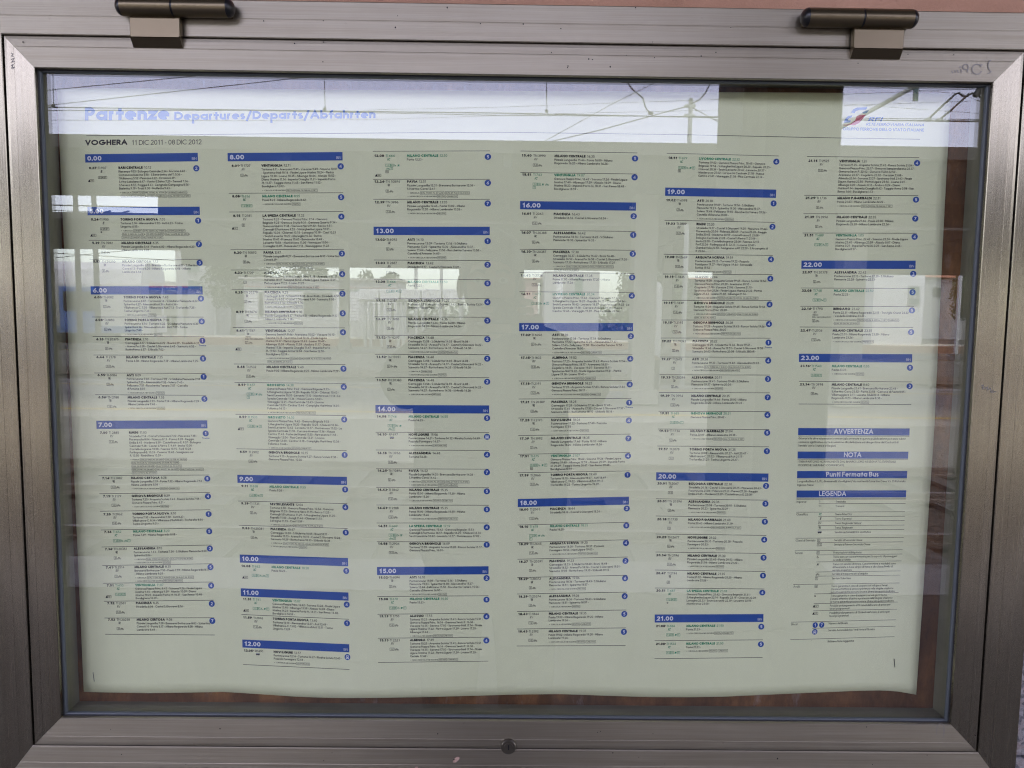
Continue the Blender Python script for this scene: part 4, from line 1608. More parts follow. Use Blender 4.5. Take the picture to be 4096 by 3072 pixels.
def put_icons(p, spec, x0, y0, s, ink):
    y = y0
    x = x0
    for ch in spec:
        k = ink
        if ch == '/':
            y += 13.2 * s
            x = x0
        elif ch == '1':
            boxed(p, '1-2', x, y, s, k, 18)
            x += 19.6 * s
        elif ch in '2RT':
            boxed(p, ch, x, y, s, k, 10.6)
            x += 12.4 * s
        elif ch == 'g':
            boxed(p, 'G', x, y, s, K_BLACK, 10.6)
            x += 12.4 * s
        elif ch == 'G':
            p.text('G', x, y + 3.5 * s, 7 * s, K_BLACK, .24, .8, 8)
            x += 10 * s
        elif ch == 'b':
            bike(p, x + .8 * s, y + 1.2 * s, s * 1.12, k)
            x += 17 * s
        elif ch == 'w':
            p.ring(x + 4 * s, y + 1.6 * s, 2.9 * s, .9 * s, k, .8, 8)
            p.line([(x + 3 * s, y - 4.6 * s), (x + 3.4 * s, y), (x + 7 * s, y + .2 * s), (x + 8.6 * s, y + 4 * s)], 1.1 * s, k, .9)
            x += 11 * s
        elif ch == 'p':
            p.poly([(x + 4 * s, y - 2.8 * s), (x + 10 * s, y - 2.8 * s), (x + 9 * s, y + 2.6 * s), (x + 5 * s, y + 2.6 * s)], k, .8)
            p.line([(x + 10 * s, y - 2 * s), (x + 12.4 * s, y - 1.6 * s), (x + 9.4 * s, y + 1.4 * s)], .9 * s, k, .86)
            p.line([(x + 1.5 * s, y + 3.8 * s), (x + 12 * s, y + 3.8 * s)], 1.0 * s, k, .9)
            x += 15 * s
        elif ch == 'X':
            p.text('TRENO', x, y - 10 * s, 6 * s, K_GREY, .13, .95, 6)
            p.text("DELL'ARCOBALENO", x, y - 1 * s, 6 * s, K_GREY, .13, .95, 6, width=74 * s)
            y += 11 * s
            x = x0


def bus_disc(p, x, y, r):
    p.disc(x, y, r, K_BLUE, .8)
    p.poly([(x - .52 * r, y - .12 * r), (x - .40 * r, y - .58 * r), (x + .40 * r, y - .58 * r), (x + .52 * r, y - .12 * r), (x + .58 * r, y + .5 * r), (x - .58 * r, y + .5 * r)], K_WHITE, .92)
    p.poly([(x - .36 * r, y - .12 * r), (x - .30 * r, y - .44 * r), (x + .30 * r, y - .44 * r), (x + .36 * r, y - .12 * r)], K_BLUE, 1.0)
    p.rect(x - .46 * r, y + .08 * r, x - .24 * r, y + .24 * r, K_BLUE, 1.0)
    p.rect(x + .24 * r, y + .08 * r, x + .46 * r, y + .24 * r, K_BLUE, 1.0)
    p.rect(x - .5 * r, y + .52 * r, x - .22 * r, y + .68 * r, K_WHITE, .94)
    p.rect(x + .22 * r, y + .52 * r, x + .5 * r, y + .68 * r, K_WHITE, .94)


def bus_side(p, x, y, s):
    p.poly([(x, y - 4 * s), (x + 16 * s, y - 4 * s), (x + 16.6 * s, y + 3 * s), (x, y + 3 * s)], K_BLACK, .8)
    for q in (1.2, 5, 8.8, 12.4):
        p.rect(x + q * s, y - 3 * s, x + (q + 2.6) * s, y - .4 * s, K_WHITE, .92)
    p.disc(x + 4 * s, y + 3.6 * s, 1.7 * s, K_BLACK, .84, 8)
    p.disc(x + 12.4 * s, y + 3.6 * s, 1.7 * s, K_BLACK, .84, 8)


def alert(p, x, y, s, n):
    p.poly([(x, y + 5 * s), (x + 6 * s, y - 5.4 * s), (x + 11 * s, y + 5 * s)], K_BLACK, .8)
    p.frame(x + 8.6 * s, y - 5 * s, x + 24.4 * s, y + 4.8 * s, K_BLACK, 1.1 * s, .86)
    p.text(n + "'", x + 11.2 * s, y + 3.2 * s, 6.4 * s, K_BLACK, .18, .88, 6, 0, .9)


def category_mark(p, cat, xc, y, s):
    """y = middle of the mark"""
    b = y + 5 * s
    if cat == 'IC':
        p.text('IC', xc - 7 * s, b, 10 * s, K_GREEN, .22, .82, 10, .28)
    elif cat == 'RV':
        p.text('RV', xc - 9 * s, b, 10 * s, K_BLACK, .115, .78, 8, .26)
    elif cat == 'R':
        p.text('R', xc - 4 * s, b, 10 * s, K_BLACK, .17, .95, 8, .12)
        p.line([(xc - 7 * s, y + .5 * s), (xc + 1 * s, y + .5 * s)], 1.5 * s, K_BLACK, 1.12)
        p.line([(xc - 7 * s, y - 4.2 * s), (xc - 2 * s, y - 4.2 * s)], 1.5 * s, K_BLACK, 1.15)
    elif cat == 'E':
        p.text('E', xc - 3 * s, b, 10 * s, K_BLACK, .20, .9, 8, .25)
    elif cat == 'BUS':
        bus_side(p, xc - 6 * s, y - 1 * s, s)


def entry_print(e, vs):
    """vs = local squeeze of the print height at this place"""
    p = Print()
    y, s = e['y'], 1.0
    k = vs
    ic = e['cat'] == 'IC'
    base = y + 4.7 * k
    tm = e['time'].rstrip('*')
    p.text(tm, 43, base, 9.8 * k, K_BLACK, .26, 1.04 / k, 8, 0, 1, 'r')
    if e['time'].endswith('*'):
        p.disc(45.5, y - 1.2 * k, 1.7, K_BLACK, .8, 8)
    p.text(e['num'], 49.5, base, 9.6 * k, K_GREEN if ic else K_GREY, .13, 1.0 / k, 8)
    category_mark(p, e['cat'], 62, y + 14.2 * k, .98)
    put_icons(p, e['icons'], 49, y + 38 * k if e['cat'] != 'BUS' else y + 38, .98, K_GREEN if ic else K_BLACK)
    x = p.text(e['dest'], 131, base, 9.9 * k, K_GREEN if ic else K_BLACK, 0.29, .86 / k, 10, 0, 1)
    p.text(e['arr'], x + 6, base, 9.9 * k, K_GREEN if ic else K_GREY, .13, .97 / k, 8)
    yb = y + 15.2 * k
    for ln in e['body']:
        p.text(ln, 131, yb + 4.2 * k, 8.8 * k, K_GREY, .15, BODY_X / k, 8)
        yb += 13.45 * k
    if e['note']:
        yb += 3.4 * k
    for ln in e['note']:
        note_line(p, ln, 133, yb, k)
        yb += 13.8 * k
    pl = e['plat']
    if pl[0] == 'B':
        bus_disc(p, 442, y + 8 * k, 12.2)
    else:
        p.disc(442, y + 5.2 * k, 12.4, K_BLUE, .8, 20, 12.4 * (0.5 + 0.5 * k))
        p.text(pl[0], 442, y + 5.2 * k + 6.4 * k, 12.8 * k, K_WHITE, .2, .95 / k, 12, 0, 1.1, 'c')
    if pl.endswith('T'):
        p.text('Tronco', 442, y + 28 * k, 7 * k, K_BLUE, .2, .9 / k, 8, 0, 1, 'c')
    if e['alert']:
        alert(p, 7, e['alert'][1], .98, e['alert'][0])
    return p


BODY_X = .925


def note_line(p, ln, x, yc, k):
    cap = 5.6 * k
    xs = 1.13 / k
    b = yc + cap / 2
    i = 0
    if ln.startswith('* '):
        p.disc(x + 1.4, yc, 1.3, K_BLACK, .8, 8)
        x += 8
        i = 2
    buf = ''

    def flush(buf, x):
        if buf:
            lead = len(buf) - len(buf.lstrip(' '))
            x += lead * .3 * cap * xs
            x = p.text(buf.strip(' ') or '-', x, b, cap, K_GREY, .14, xs, 6) if buf.strip(' ') else x
            x += .3 * cap * xs * (len(buf) - len(buf.rstrip(' ')) if buf.strip(' ') else 0)
            x += .8
        return x
    while i < len(ln):
        ch = ln[i]
        if ch == '[':
            x = flush(buf, x)
            buf = ''
            j = ln.index(']', i)
            t_ = ln[i + 1:j]
            x0 = x + .8
            x1 = p.text(t_, x0 + 3, b, cap, K_GREY, .14, xs, 6)
            p.frame(x0, yc - 5.4 * k, x1 + 3, yc + 5.4 * k, K_GREY, .9, .7)
            x = x1 + 4
            i = j + 1
            continue
        buf += ch
        i += 1
    flush(buf, x)


def bar_print(y, s, k):
    p = Print()
    h = 34.0 * k
    p.rect(0, y, 450, y + h, K_BLUE, .6, 12)
    return p


def number_print(y, s, k):
    p = Print()
    h = 34.0 * k
    p.text(s, 8.5, y + h * .5 + 9.4 * k, 18.8 * k, K_WHITE, .235, 1.07, 14, 0, 1.0)
    p.text('BIN', 444, y + h - 6.4 * k, 10.2 * k, K_WHITE, .11, 1.03, 8, 0, 1.0, 'r')
    return p


def rule_print(ys):
    p = Print()
    for y in ys:
        p.line([(u, y) for u in np.linspace(0, 450, 13)], 1.9, K_BLACK, .6)
    return p


def legend_print(col):
    parts = []

    def z(c, v):
        return {'c': 1660, 'd': 2080}[c] + v * ZK
    for (yy, hh, txt, uc, cap) in ((1712, 29, 'AVVERTENZA', 224, 20), (1806, 28.5, 'NOTA', 224, 19.5), (1884, 28.5, 'Punti Fermata Bus', 226, 19.5), (1962, 28.5, 'LEGENDA', 148, 19.5)):
        p = Print()
        p.rect(0, yy, 450, yy + hh, K_BLUE, .6, 12)
        p.text(txt, uc, yy + hh * .5 + cap * .42, cap, K_WHITE, .20, .875 if txt.isupper() else .935, 14, 0, 1.0, 'c')
        p.line([(u, yy + hh + 3.4) for u in np.linspace(0, 450, 8)], 1.4, K_BLACK, .6)
        parts.append(('legend_bar', p))
    p = Print()

    def para(lines, y, u=2, pitch=14.4, width=None):
        for i, ln in enumerate(lines):
            p.text(ln, u, y + i * pitch + 4.2, 8.5, K_BLACK, .13, .665, 8, width=None if width is None else width[i])
    para(['Gli orari e le altre informazioni commerciali contenute in questa pubblicazione potranno subire', 'variazioni significative anche in relazione alla definizione ed alla gestione dei Contratti di', 'Servizio con lo Stato e le Regioni'], z('c', 277), width=[434, 405, 152])
    para(['I TRENI PARTONO NORMALMENTE DAL BINARIO LORO ASSEGNATO, EVENTUALI', 'MODIFICHE SARANNO COMUNICATE.'], z('c', 552), width=[398, 190])
    para(['Lungavilla Bivio F.S./P.L.-Bressana B. Via Alighieri/Via matteotti-S.martino Cava S.S. 35 Rotonda', 'Ingresso Paese'], z('c', 785), width=[442, 67])
    parts.append(('legend_text', p))
    p = Print()

    def row(yr, u0, head, mark, lines, ym):
        if yr:
            p.line([(u, yr) for u in np.linspace(u0, 450, 10)], 1.5, K_BLACK, .6)
        if head:
            p.text(head, 1, ym + 4.2, 9, K_BLACK, .11, .98, 8)
        for i, ln in enumerate(lines):
            p.text(ln, 162, ym + 4 + i * 12.2, 8.2, K_BLACK, .125, .89, 8)
        if mark in ('TI', 'TN'):
            p.text(mark, 92, ym + 4.2, 8.6, K_BLACK, .10, .8, 8)
        elif mark in ('IC', 'E', 'RV', 'R'):
            category_mark(p, mark, 101, ym - .5, .95)
        elif mark == 'BUS':
            bus_side(p, 92, ym, .95)
        elif mark in ('10', '15'):
            alert(p, 88, ym + 1, 1.0, mark)
        elif mark:
            put_icons(p, mark, 92, ym, 1.0, K_BLACK)
    row(z('c', 1000), 0, 'Imprese', 'TI', ['Trenitalia'], z('c', 1028))
    row(z('c', 1052), 92, '', 'TN', ['Trenord'], z('c', 1081))
    row(z('c', 1152), 0, 'Classifica', 'IC', ["Treno 'InterCity'"], z('c', 1178))
    row(z('c', 1206), 92, '', 'E', ["Treno 'Espresso'"], z('c', 1231))
    row(z('c', 1258), 92, '', 'RV', ["Treno 'Regionale Veloce'"], z('c', 1284))
    row(z('c', 1312), 92, '', 'R', ["Treno 'Regionale'"], z('c', 1338))
    row(z('c', 1364), 92, '', 'BUS', ['Servizio automobilistico sostitutivo'], z('c', 1391))
    row(z('d', 216), 0, 'Classi di Servizio', '2', ['Servizio di Seconda Classe'], z('d', 243))
    row(z('d', 270), 92, '', '1', ['Servizio di Prima e Seconda Classe'], z('d', 295))
    row(z('d', 365), 0, 'Servizi', 'R ', ['Prenotazione obbligatoria'], z('d', 391))
    row(z('d', 417), 92, '', 'w', ['Treno con carrozza attrezzata per il trasporto di passeggeri', 'su sedia a rotelle'], z('d', 441))
    row(z('d', 500), 92, '', 'p', ["Treno con servizio di ristoro. Caratteristiche e modalità sono", 'differenziate in base al tipo di treno e alla classe/livello di', 'servizio acquistato'], z('d', 528))
    row(z('d', 620), 92, '', 'b', ['Servizio di trasporto bici al seguito'], z('d', 645))
    row(z('d', 670), 92, '', 'T ', ['Servizio Ticket-less'], z('d', 698))
    row(z('d', 765), 0, 'Avvisi', 'g', ['Treno garantito in caso di sciopero nei soli giorni feriali.', "L'orario effettivo di arrivo e partenza nelle singole stazioni e", 'la tratta garantita possono essere diversi da quanto indicato.'], z('d', 790))
    row(z('d', 880), 92, '', 'G', ['Treno garantito in caso di sciopero nei soli giorni festivi.', "L'orario effettivo di arrivo e partenza nelle singole stazioni e", 'la tratta garantita possono essere diversi da quanto indicato.'], z('d', 906))
    row(z('d', 996), 92, '', '10', ["Possibile prolungamento di 10 minuti dell'orario di arrivo per", 'lavori programmati'], z('d', 1024))
    row(z('d', 1082), 92, '', '15', ["Possibile prolungamento di 15 minuti dell'orario di arrivo per", 'lavori programmati'], z('d', 1110))
    row(z('d', 1211), 0, 'Binari', '', ['Numero del Binario'], z('d', 1236))
    row(z('d', 1290), 92, '', '', ['Servizio Automobilistico. Vedi Nota al Quadro'], z('d', 1318))
    row(z('d', 1418), 0, '', '', ['Richiamo Note Aggiuntive'], z('d', 1452))
    p.text('*', 91, z('d', 1448), 9, K_BLACK, .14)
    parts.append(('legend_table', p))
    p = Print()
    for u, ch in ((104, '1'), (132, '7')):
        p.disc(u, z('d', 1252), 11.4, K_BLUE, .8)
        p.text(ch, u, z('d', 1252) + 6, 12, K_WHITE, .2, .95, 12, 0, 1.1, 'c')
    bus_disc(p, 104, z('d', 1332), 11.6)
    parts.append(('legend_discs', p))
    return parts


def head_warp(x, y):
    return x, y + np.interp(x, [340, 1000, 1500, 2000, 2750, 3300, 3680], [0, -7, -11, -14, -4, 8, 14])


def build_poster():
    root = empty('timetable_poster', on_plane(2000, 1536, 0.044).tolist())
    tag(root, 'cream paper departures timetable in six blue-barred columns behind the case glass', 'poster')
    sh = build_sheet()
    attach(sh, root)
    p = Print()
    p.text('Partenze', 340, 482, 52, K_TITLE, .26, 1, 28, 0, 1, 'l', 337)
    p.build('heading', root, head_warp)
    p = Print()
    p.text('Departures/Departs/Abfahrten', 697, 484, 33.5, K_TITLE, .25, 1, 24, 0, 1, 'l', 805)
    p.build('heading', root, head_warp)
    p = Print()
    p.text('VOGHERA', 341, 581, 21.5, K_BLACK, .26, 1, 20, 0, 1, 'l', 168)
    p.text('11 DIC 2011 - 08 DIC 2012', 527, 582, 19.5, K_GREY, .115, 1, 16, 0, 1, 'l', 279)
    p.build('station_line', root, head_warp)
    p = Print()
    p.line([(x, 543) for x in np.linspace(345, 3680, 60)], 2.0, K_BLACK, .6)
    p.build('heading_rule', root, head_warp)
    # railway operator's mark
    p = Print()
    g = lambda pts: [(x, y - 12) for x, y in pts]
    p.poly(g([(3404, 452), (3412, 440), (3428, 432), (3470, 430), (3464, 440), (3438, 441), (3424, 446), (3418, 455)]), K_TITLE, .8)
    p.poly(g([(3448, 452), (3462, 444), (3476, 441), (3468, 453), (3456, 456)]), K_TEAL, .8)
    p.poly(g([(3378, 484), (3392, 466), (3410, 464), (3406, 472), (3398, 474), (3390, 484), (3404, 484), (3400, 492), (3376, 494)]), K_TITLE, .84)
    p.poly(g([(3372, 502), (3400, 500), (3420, 484), (3426, 468), (3440, 461), (3464, 460), (3450, 478), (3436, 494), (3420, 502), (3374, 505)]), K_RED, .8)
    p.build('operator_emblem', root, head_warp)
    p = Print()
    p.text('RFI', 3472, 474, 17.5, K_TITLE, .2, 1, 14, .25, 1, 'l', 54)
    p.text('RETE FERROVIARIA ITALIANA', 3464, 491, 10.5, K_TITLE, .17, 1, 12, .25, 1, 'l', 232)
    p.text('GRUPPO FERROVIE DELLO STATO ITALIANE', 3372, 512, 12, K_TITLE, .19, 1, 12, 0, 1, 'l', 324)
    p.build('operator_lettering', root, head_warp)
    for spec in (T1, T2, T3, T4, T5, T6):
        c = Column(spec)
        marks = sorted([e['y'] for e in c.entries])
        for y, s in c.bars:
            k = 0.98 * (1 - 0.035 * (y - 600) / 1900)
            hb = bar_print(y, s, k).build('hour_bar', root, c.warp)
            number_print(y, s, k).build('hour_number', hb, c.warp)
        rule_print(c.rules).build('ruled_lines', root, c.warp)
        for e in c.entries:
            entry_print(e, 1.0 - 0.065 * (e['y'] - 640) / 1900).build('train_entry', root, c.warp)
        if spec is T6:
            for nm, p in legend_print(c):
                p.build(nm, root, c.warp)
    for (x0, y0, x1, y1) in ((372, 2690, 377, 2726), (3577, 2636, 3579, 2669)):
        b = MB()
        A = sheet_point(np.array(x0), np.array(y0), 0.0007)
        B = sheet_point(np.array(x1), np.array(y1), 0.0007)
        b.tube([A + np.array([0, .0012, 0]), A, B, B + np.array([0, .0012, 0])], 0.00035, 'staple', 6)
        b.build('staple', root)
    return root


# ------------------------------------------------------------------ the display case
def ring_piece(name, side, prof, hw, hh, parent, mat, ratio=1.0, extra=None):
    """one mitred length of a frame. prof = (t inwards from the outer edge, y); ratio = vertical t / horizontal t"""
    vs = []
    for t, y in prof:
        x, zz = hw - t, hh - max(t, 0.0) * ratio
        if side == 'top':
            vs += [(-x, y, ZC + zz), (x, y, ZC + zz)]
        elif side == 'bottom':
            vs += [(x, y, ZC - zz), (-x, y, ZC - zz)]
        elif side == 'left':
            vs += [(-x, y, ZC - zz), (-x, y, ZC + zz)]
        else:
            vs += [(x, y, ZC + zz), (x, y, ZC - zz)]
    fs = [(2 * i, 2 * i + 1, 2 * i + 3, 2 * i + 2) for i in range(len(prof) - 1)]
    b = MB()
    b.add(vs, fs, mat)
    if extra:
        extra(b)
    return b.build(name, parent)


def build_case():
    root = empty('display_case', (0, 0, ZC))
    tag(root, 'brushed aluminium wall case with a hinged glazed door over the departures timetable', 'display case')
    WALL = 0.020
    outer = [(0.0, WALL + 0.01), (0.0, 0.0035), (0.0008, 0.0027), (0.0155, 0.0024), (0.0158, 0.0026), (0.0162, 0.0026), (0.0165, 0.0020), (0.0312, 0.0020), (0.0320, 0.0028), (0.0320, 0.026)]
    for s in ('top', 'bottom', 'left', 'right'):
        if s == 'left':                       # the left stile is broader than the others
            outer = [(-0.016, q[1]) if q[0] < 0.0005 else q for q in outer]
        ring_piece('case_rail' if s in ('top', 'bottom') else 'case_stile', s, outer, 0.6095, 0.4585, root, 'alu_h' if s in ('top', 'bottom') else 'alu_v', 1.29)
    # the dark gap round the door
    ring_piece('door_gap', 'top', [(0, 0.022), (0.006, 0.022)], 0.578, 0.4190, root, 'groove')
    for s in ('bottom', 'left', 'right'):
        ring_piece('door_gap', s, [(0, 0.022), (0.006, 0.022)], 0.578, 0.4190, root, 'groove')
    # door leaf: stepped profile
    leaf = [(0.0, 0.021), (0.0, 0.0022), (0.0010, 0.0008), (0.0040, 0.0003), (0.0112, 0.0000), (0.0116, 0.0003), (0.0120, 0.0003), (0.0124, -0.0004), (0.0332, -0.0004), (0.0340, 0.0004), (0.0340, 0.0075)]
    for s in ('top', 'bottom', 'left', 'right'):
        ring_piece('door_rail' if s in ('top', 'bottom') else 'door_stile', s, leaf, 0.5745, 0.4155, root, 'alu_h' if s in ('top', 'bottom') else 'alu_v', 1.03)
    gk = [(0.0, 0.0066), (0.0012, 0.0064), (0.0014, 0.0078), (0.0024, 0.0082), (0.0032, 0.0096), (0.0033, 0.0118)]
    for s in ('top', 'bottom', 'left', 'right'):
        ring_piece('glazing_gasket', s, [(t - 0.0006, y) for t, y in gk], 0.5405, 0.3805, root, 'gasket')
        ring_piece('gasket_shadow_lip', s, [(-0.0004, 0.0052), (0.0012, 0.0060)], 0.5405, 0.3805, root, 'seal')
    # pane
    b = MB()
    b.box((-0.548, Y_GLASS, ZC - 0.388), (0.548, Y_GLASS + 0.004, ZC + 0.388), 'glass')
    b.build('glass_pane', root)
    # inside
    inn = [(0.0, 0.0162), (0.0, 0.0495)]
    for s in ('top', 'bottom', 'left', 'right'):
        ring_piece('inner_side', s, inn, 0.5445, 0.3845, root, 'inside')
        ring_piece('inner_lip', s, [(-0.03, 0.0164), (0.0, 0.0162)], 0.5445, 0.3845, root, 'inside')
    b = MB()
    b.box((-0.5445, 0.0495, ZC - 0.3845), (0.5445, 0.056, ZC + 0.3845), 'board')
    b.build('backing_board', root)
    # hinges
    for xa, xb, xs, bx0, bx1 in ((-0.4412, -0.3139, -0.379, -0.4295, -0.3735), (0.3163, 0.4437, 0.3825, 0.3755, 0.4325)):
        zc, r, yc = ZC + 0.4445, 0.0103, -0.0105
        h = MB()
        h.box((xa + 0.004, -0.004, zc - 0.007), (xb - 0.004, 0.004, zc + 0.007), 'bronze', 0.001)
        ho = h.build('hinge', root)
        for e0, e1 in ((xa + 0.006, xs - 0.0012), (xs + 0.0012, xb - 0.006)):
            h = MB()
            h.tube([(e0, yc, zc), (e1, yc, zc)], r, 'bronze', 24)
            h.build('knuckle', ho, True)
        c = MB()
        c.tube([(xs - 0.0016, yc, zc), (xs + 0.0016, yc, zc)], r * 0.93, 'black_cap', 20)
        c.build('washer', ho, True)
        for e, sg in ((xa + 0.006, -1), (xb - 0.006, 1)):
            pts, rr = [], []
            for k in range(8):
                a = math.pi / 2 * k / 7
                pts.append((e + sg * 0.0078 * math.sin(a), yc, zc))
                rr.append(max(0.0004, r * 0.985 * math.cos(a)))
            c = MB()
            c.tube([(e - sg * 0.0002, yc, zc)] + pts, [r * 0.985] + rr, 'black_cap', 20)
            c.build('end_cap', ho, True)
        l = MB()
        l.box((bx0, -0.0085, ZC + 0.4125), (bx1, -0.0003, ZC + 0.4365), 'bronze', 0.0012)
        l.build('hinge_leaf', ho)
        l = MB()                                      # chamfered foot of the leaf
        za, zb = ZC + 0.4123, ZC + 0.4040
        vs = [(x, y, z) for x in (bx0 + 0.0006, bx1 - 0.0006) for y, z in ((-0.0084, za), (-0.0012, zb), (-0.0003, zb), (-0.0003, za))]
        l.add(vs, [(0, 1, 2, 3), (7, 6, 5, 4), (0, 4, 5, 1), (1, 5, 6, 2), (2, 6, 7, 3), (3, 7, 4, 0)], 'bronze')
        l.build('leaf_foot', ho)
    # lock
    b = MB()
    b.tube([(0.0005, 0.004, ZC - 0.4113), (0.0005, -0.0035, ZC - 0.4113), (0.0005, -0.0045, ZC - 0.4113)], [0.0092, 0.0092, 0.0082], 'lock', 28)
    b.tube([(0.0005, -0.0043, ZC - 0.4113), (0.0005, -0.0052, ZC - 0.4113)], 0.0056, 'lock', 24)
    lk = b.build('lock', root, True)
    b = MB()
    b.box((-0.0003, -0.0056, ZC - 0.4140), (0.0013, -0.0050, ZC - 0.4078), 'black_cap')
    b.build('keyhole', lk)

    # pen marks and a chip of paint
    def marks(name, strokes, w, mat, y=-0.00075):
        b = MB()
        for st in strokes:
            v, f = stroke_mesh(st, w, False)
            P = on_plane(v[:, 0], v[:, 1], y)
            b.add(P.tolist(), f, mat)
            y -= 0.00001
        tag(b.build(name, root), kind='stuff' if len(strokes) > 1 else None)

    def arc(cx, cy, rx, ry, a0, a1, n=12):
        return [(cx + rx * math.cos(math.radians(a0 + (a1 - a0) * i / n)), cy + ry * math.sin(math.radians(a0 + (a1 - a0) * i / n))) for i in range(n + 1)]
    marks('pen_scribble', [[(3806, 283), (3812, 293)], [(3818, 281), (3822, 291)], [(3828, 279), (3834, 291)], [(3843, 276), (3846, 290)], [(3836, 268), (3846, 268)],
                           arc(3863, 268, 12, 11, 60, 330), [(3874, 265), (3868, 290)], arc(3908, 277, 20, 20, 20, 330), [(3886, 292), (3889, 294)],
                           arc(3972, 262, 20, 24, 120, 250), [(3966, 284), (3958, 292), (3950, 294)], [(3930, 258), (3918, 262)]], 4.2, 'scribble')
    marks('pen_scribble', [[(44, 212), (52, 216), (46, 224), (54, 226)], [(43, 238), (58, 232), (47, 248), (60, 246)], [(44, 262), (52, 258), (46, 272), (58, 268), (50, 276)], [(58, 254), (64, 250)]], 3.2, 'scribble', -0.0001)
    marks('pen_scribble', [[(3924, 1545), (3934, 1540), (3930, 1556), (3942, 1548)], [(3940, 1558), (3952, 1546), (3948, 1566)], [(3954, 1560), (3962, 1552), (3964, 1570), (3974, 1560)], [(3970, 1570), (3986, 1566)]], 2.6, 'scribble')
    marks('pen_scribble', [arc(3762, 2925, 16, 32, 150, 380, 14), [(3776, 2906), (3772, 2952)]], 1.6, 'scribble')
    b = MB()
    P = on_plane(np.array([1812, 1818, 1828, 1838, 1838, 1830, 1822, 1814]), np.array([3046, 3034, 3027, 3028, 3036, 3044, 3050, 3050]), 0.0016)
    b.add(P.tolist(), [tuple(range(8))], 'chip')
    b.build('paint_chip', root)
    b = MB()
    P = on_plane(np.array([1660, 1664, 1672, 1670, 1662]), np.array([3069, 3066, 3067, 3072, 3072]), 0.0016)
    b.add(P.tolist(), [tuple(range(5))], 'chip')
    b.build('paint_chip', root)
    # little pits in the metal
    b = MB()
    r2 = random.Random(3)
    spots = [(1293, 83), (1294, 168), (1590, 63), (1789, 30), (2270, 270), (2272, 264), (2093, 96), (2542, 30), (2610, 168), (2923, 110), (3632, 217), (3815, 219), (2355, 236), (2441, 267), (92, 168), (2612, 2935), (2892, 2972), (880, 2915)]
    spots += [(r2.uniform(150, 3950), r2.choice([r2.uniform(40, 120), r2.uniform(170, 270), r2.uniform(2905, 2970), r2.uniform(3000, 3060)])) for _ in range(30)]
    for (x, y) in spots:
        rr = r2.uniform(1.6, 3.4)
        a = np.linspace(0, 2 * np.pi, 7)[:-1]
        P = on_plane(x + rr * np.cos(a), y + rr * r2.uniform(.7, 1.3) * np.sin(a), -0.00075 if not (y < 125 or y > 2990) else 0.0014)
        b.add(P.tolist(), [tuple(range(6))], 'groove')
    tag(b.build('surface_pits', root), kind='stuff')
    return root


def build_wall():
    # a wall with an opening behind the case; granite facing below, plaster above
    def slab(z0, z1, y0, mat, name, parent):
        b = MB()
        b.box((-6, y0, z0), (6, 0.25, z1), mat)
        return b.build(name, parent)
    root = empty('station_wall', (0, 0.2, 0))
    tag(root, 'salmon plastered station wall with grey granite facing behind the case', 'wall')
    L, R, B, T = -0.60, 0.60, ZC - 0.452, ZC + 0.452
    zsp = ZC + 0.452
    b = MB()
    b.box((-6, 0.0215, zsp - 0.012), (6, 0.3, 4.2), 'plaster')
    b.build('plaster', root)
    # facing stones
    xs = [-6.0, -4.8, -3.6, -2.4, -1.205, R - 0.02, 1.8, 3.0, 4.2, 5.4]
    def stone(x0, x1, z0, z1):
        b = MB()
        b.box((x0 + 0.0015, 0.020, z0 + 0.0015), (x1 - 0.0015, 0.06, z1 - 0.0015), 'granite', 0.001)
        b.build('granite_slab', root)
    rows = [0.12, 0.78, B + 0.02, zsp - 0.012]
    for j in range(3):
        for i in range(-5, 5):
            x0, x1 = i * 1.2 - 0.0, i * 1.2 + 1.2
            if j == 2:
                if x1 <= L + 0.02 or x0 >= R - 0.02:
                    stone(x0, x1, rows[j], rows[j + 1])
                else:
                    if x0 < L + 0.02:
                        stone(x0, L + 0.02, rows[j], rows[j + 1])
                    if x1 > R - 0.02:
                        stone(R - 0.02, x1, rows[j], rows[j + 1])
            else:
                stone(x0, x1, rows[j], rows[j + 1])
    b = MB()
    b.box((-6, 0.012, 0.0), (6, 0.3, 0.12), 'concrete')
    b.build('plinth', root)
    b = MB()
    b.box((-6, 0.060, 0.12), (6, 0.3, zsp - 0.012), 'groove')
    b.build('mortar_bed', root)


# ------------------------------------------------------------------ the station in front of the case (seen mirrored in the glass)
def struct(name, b):
    return tag(b.build(name), kind='structure')


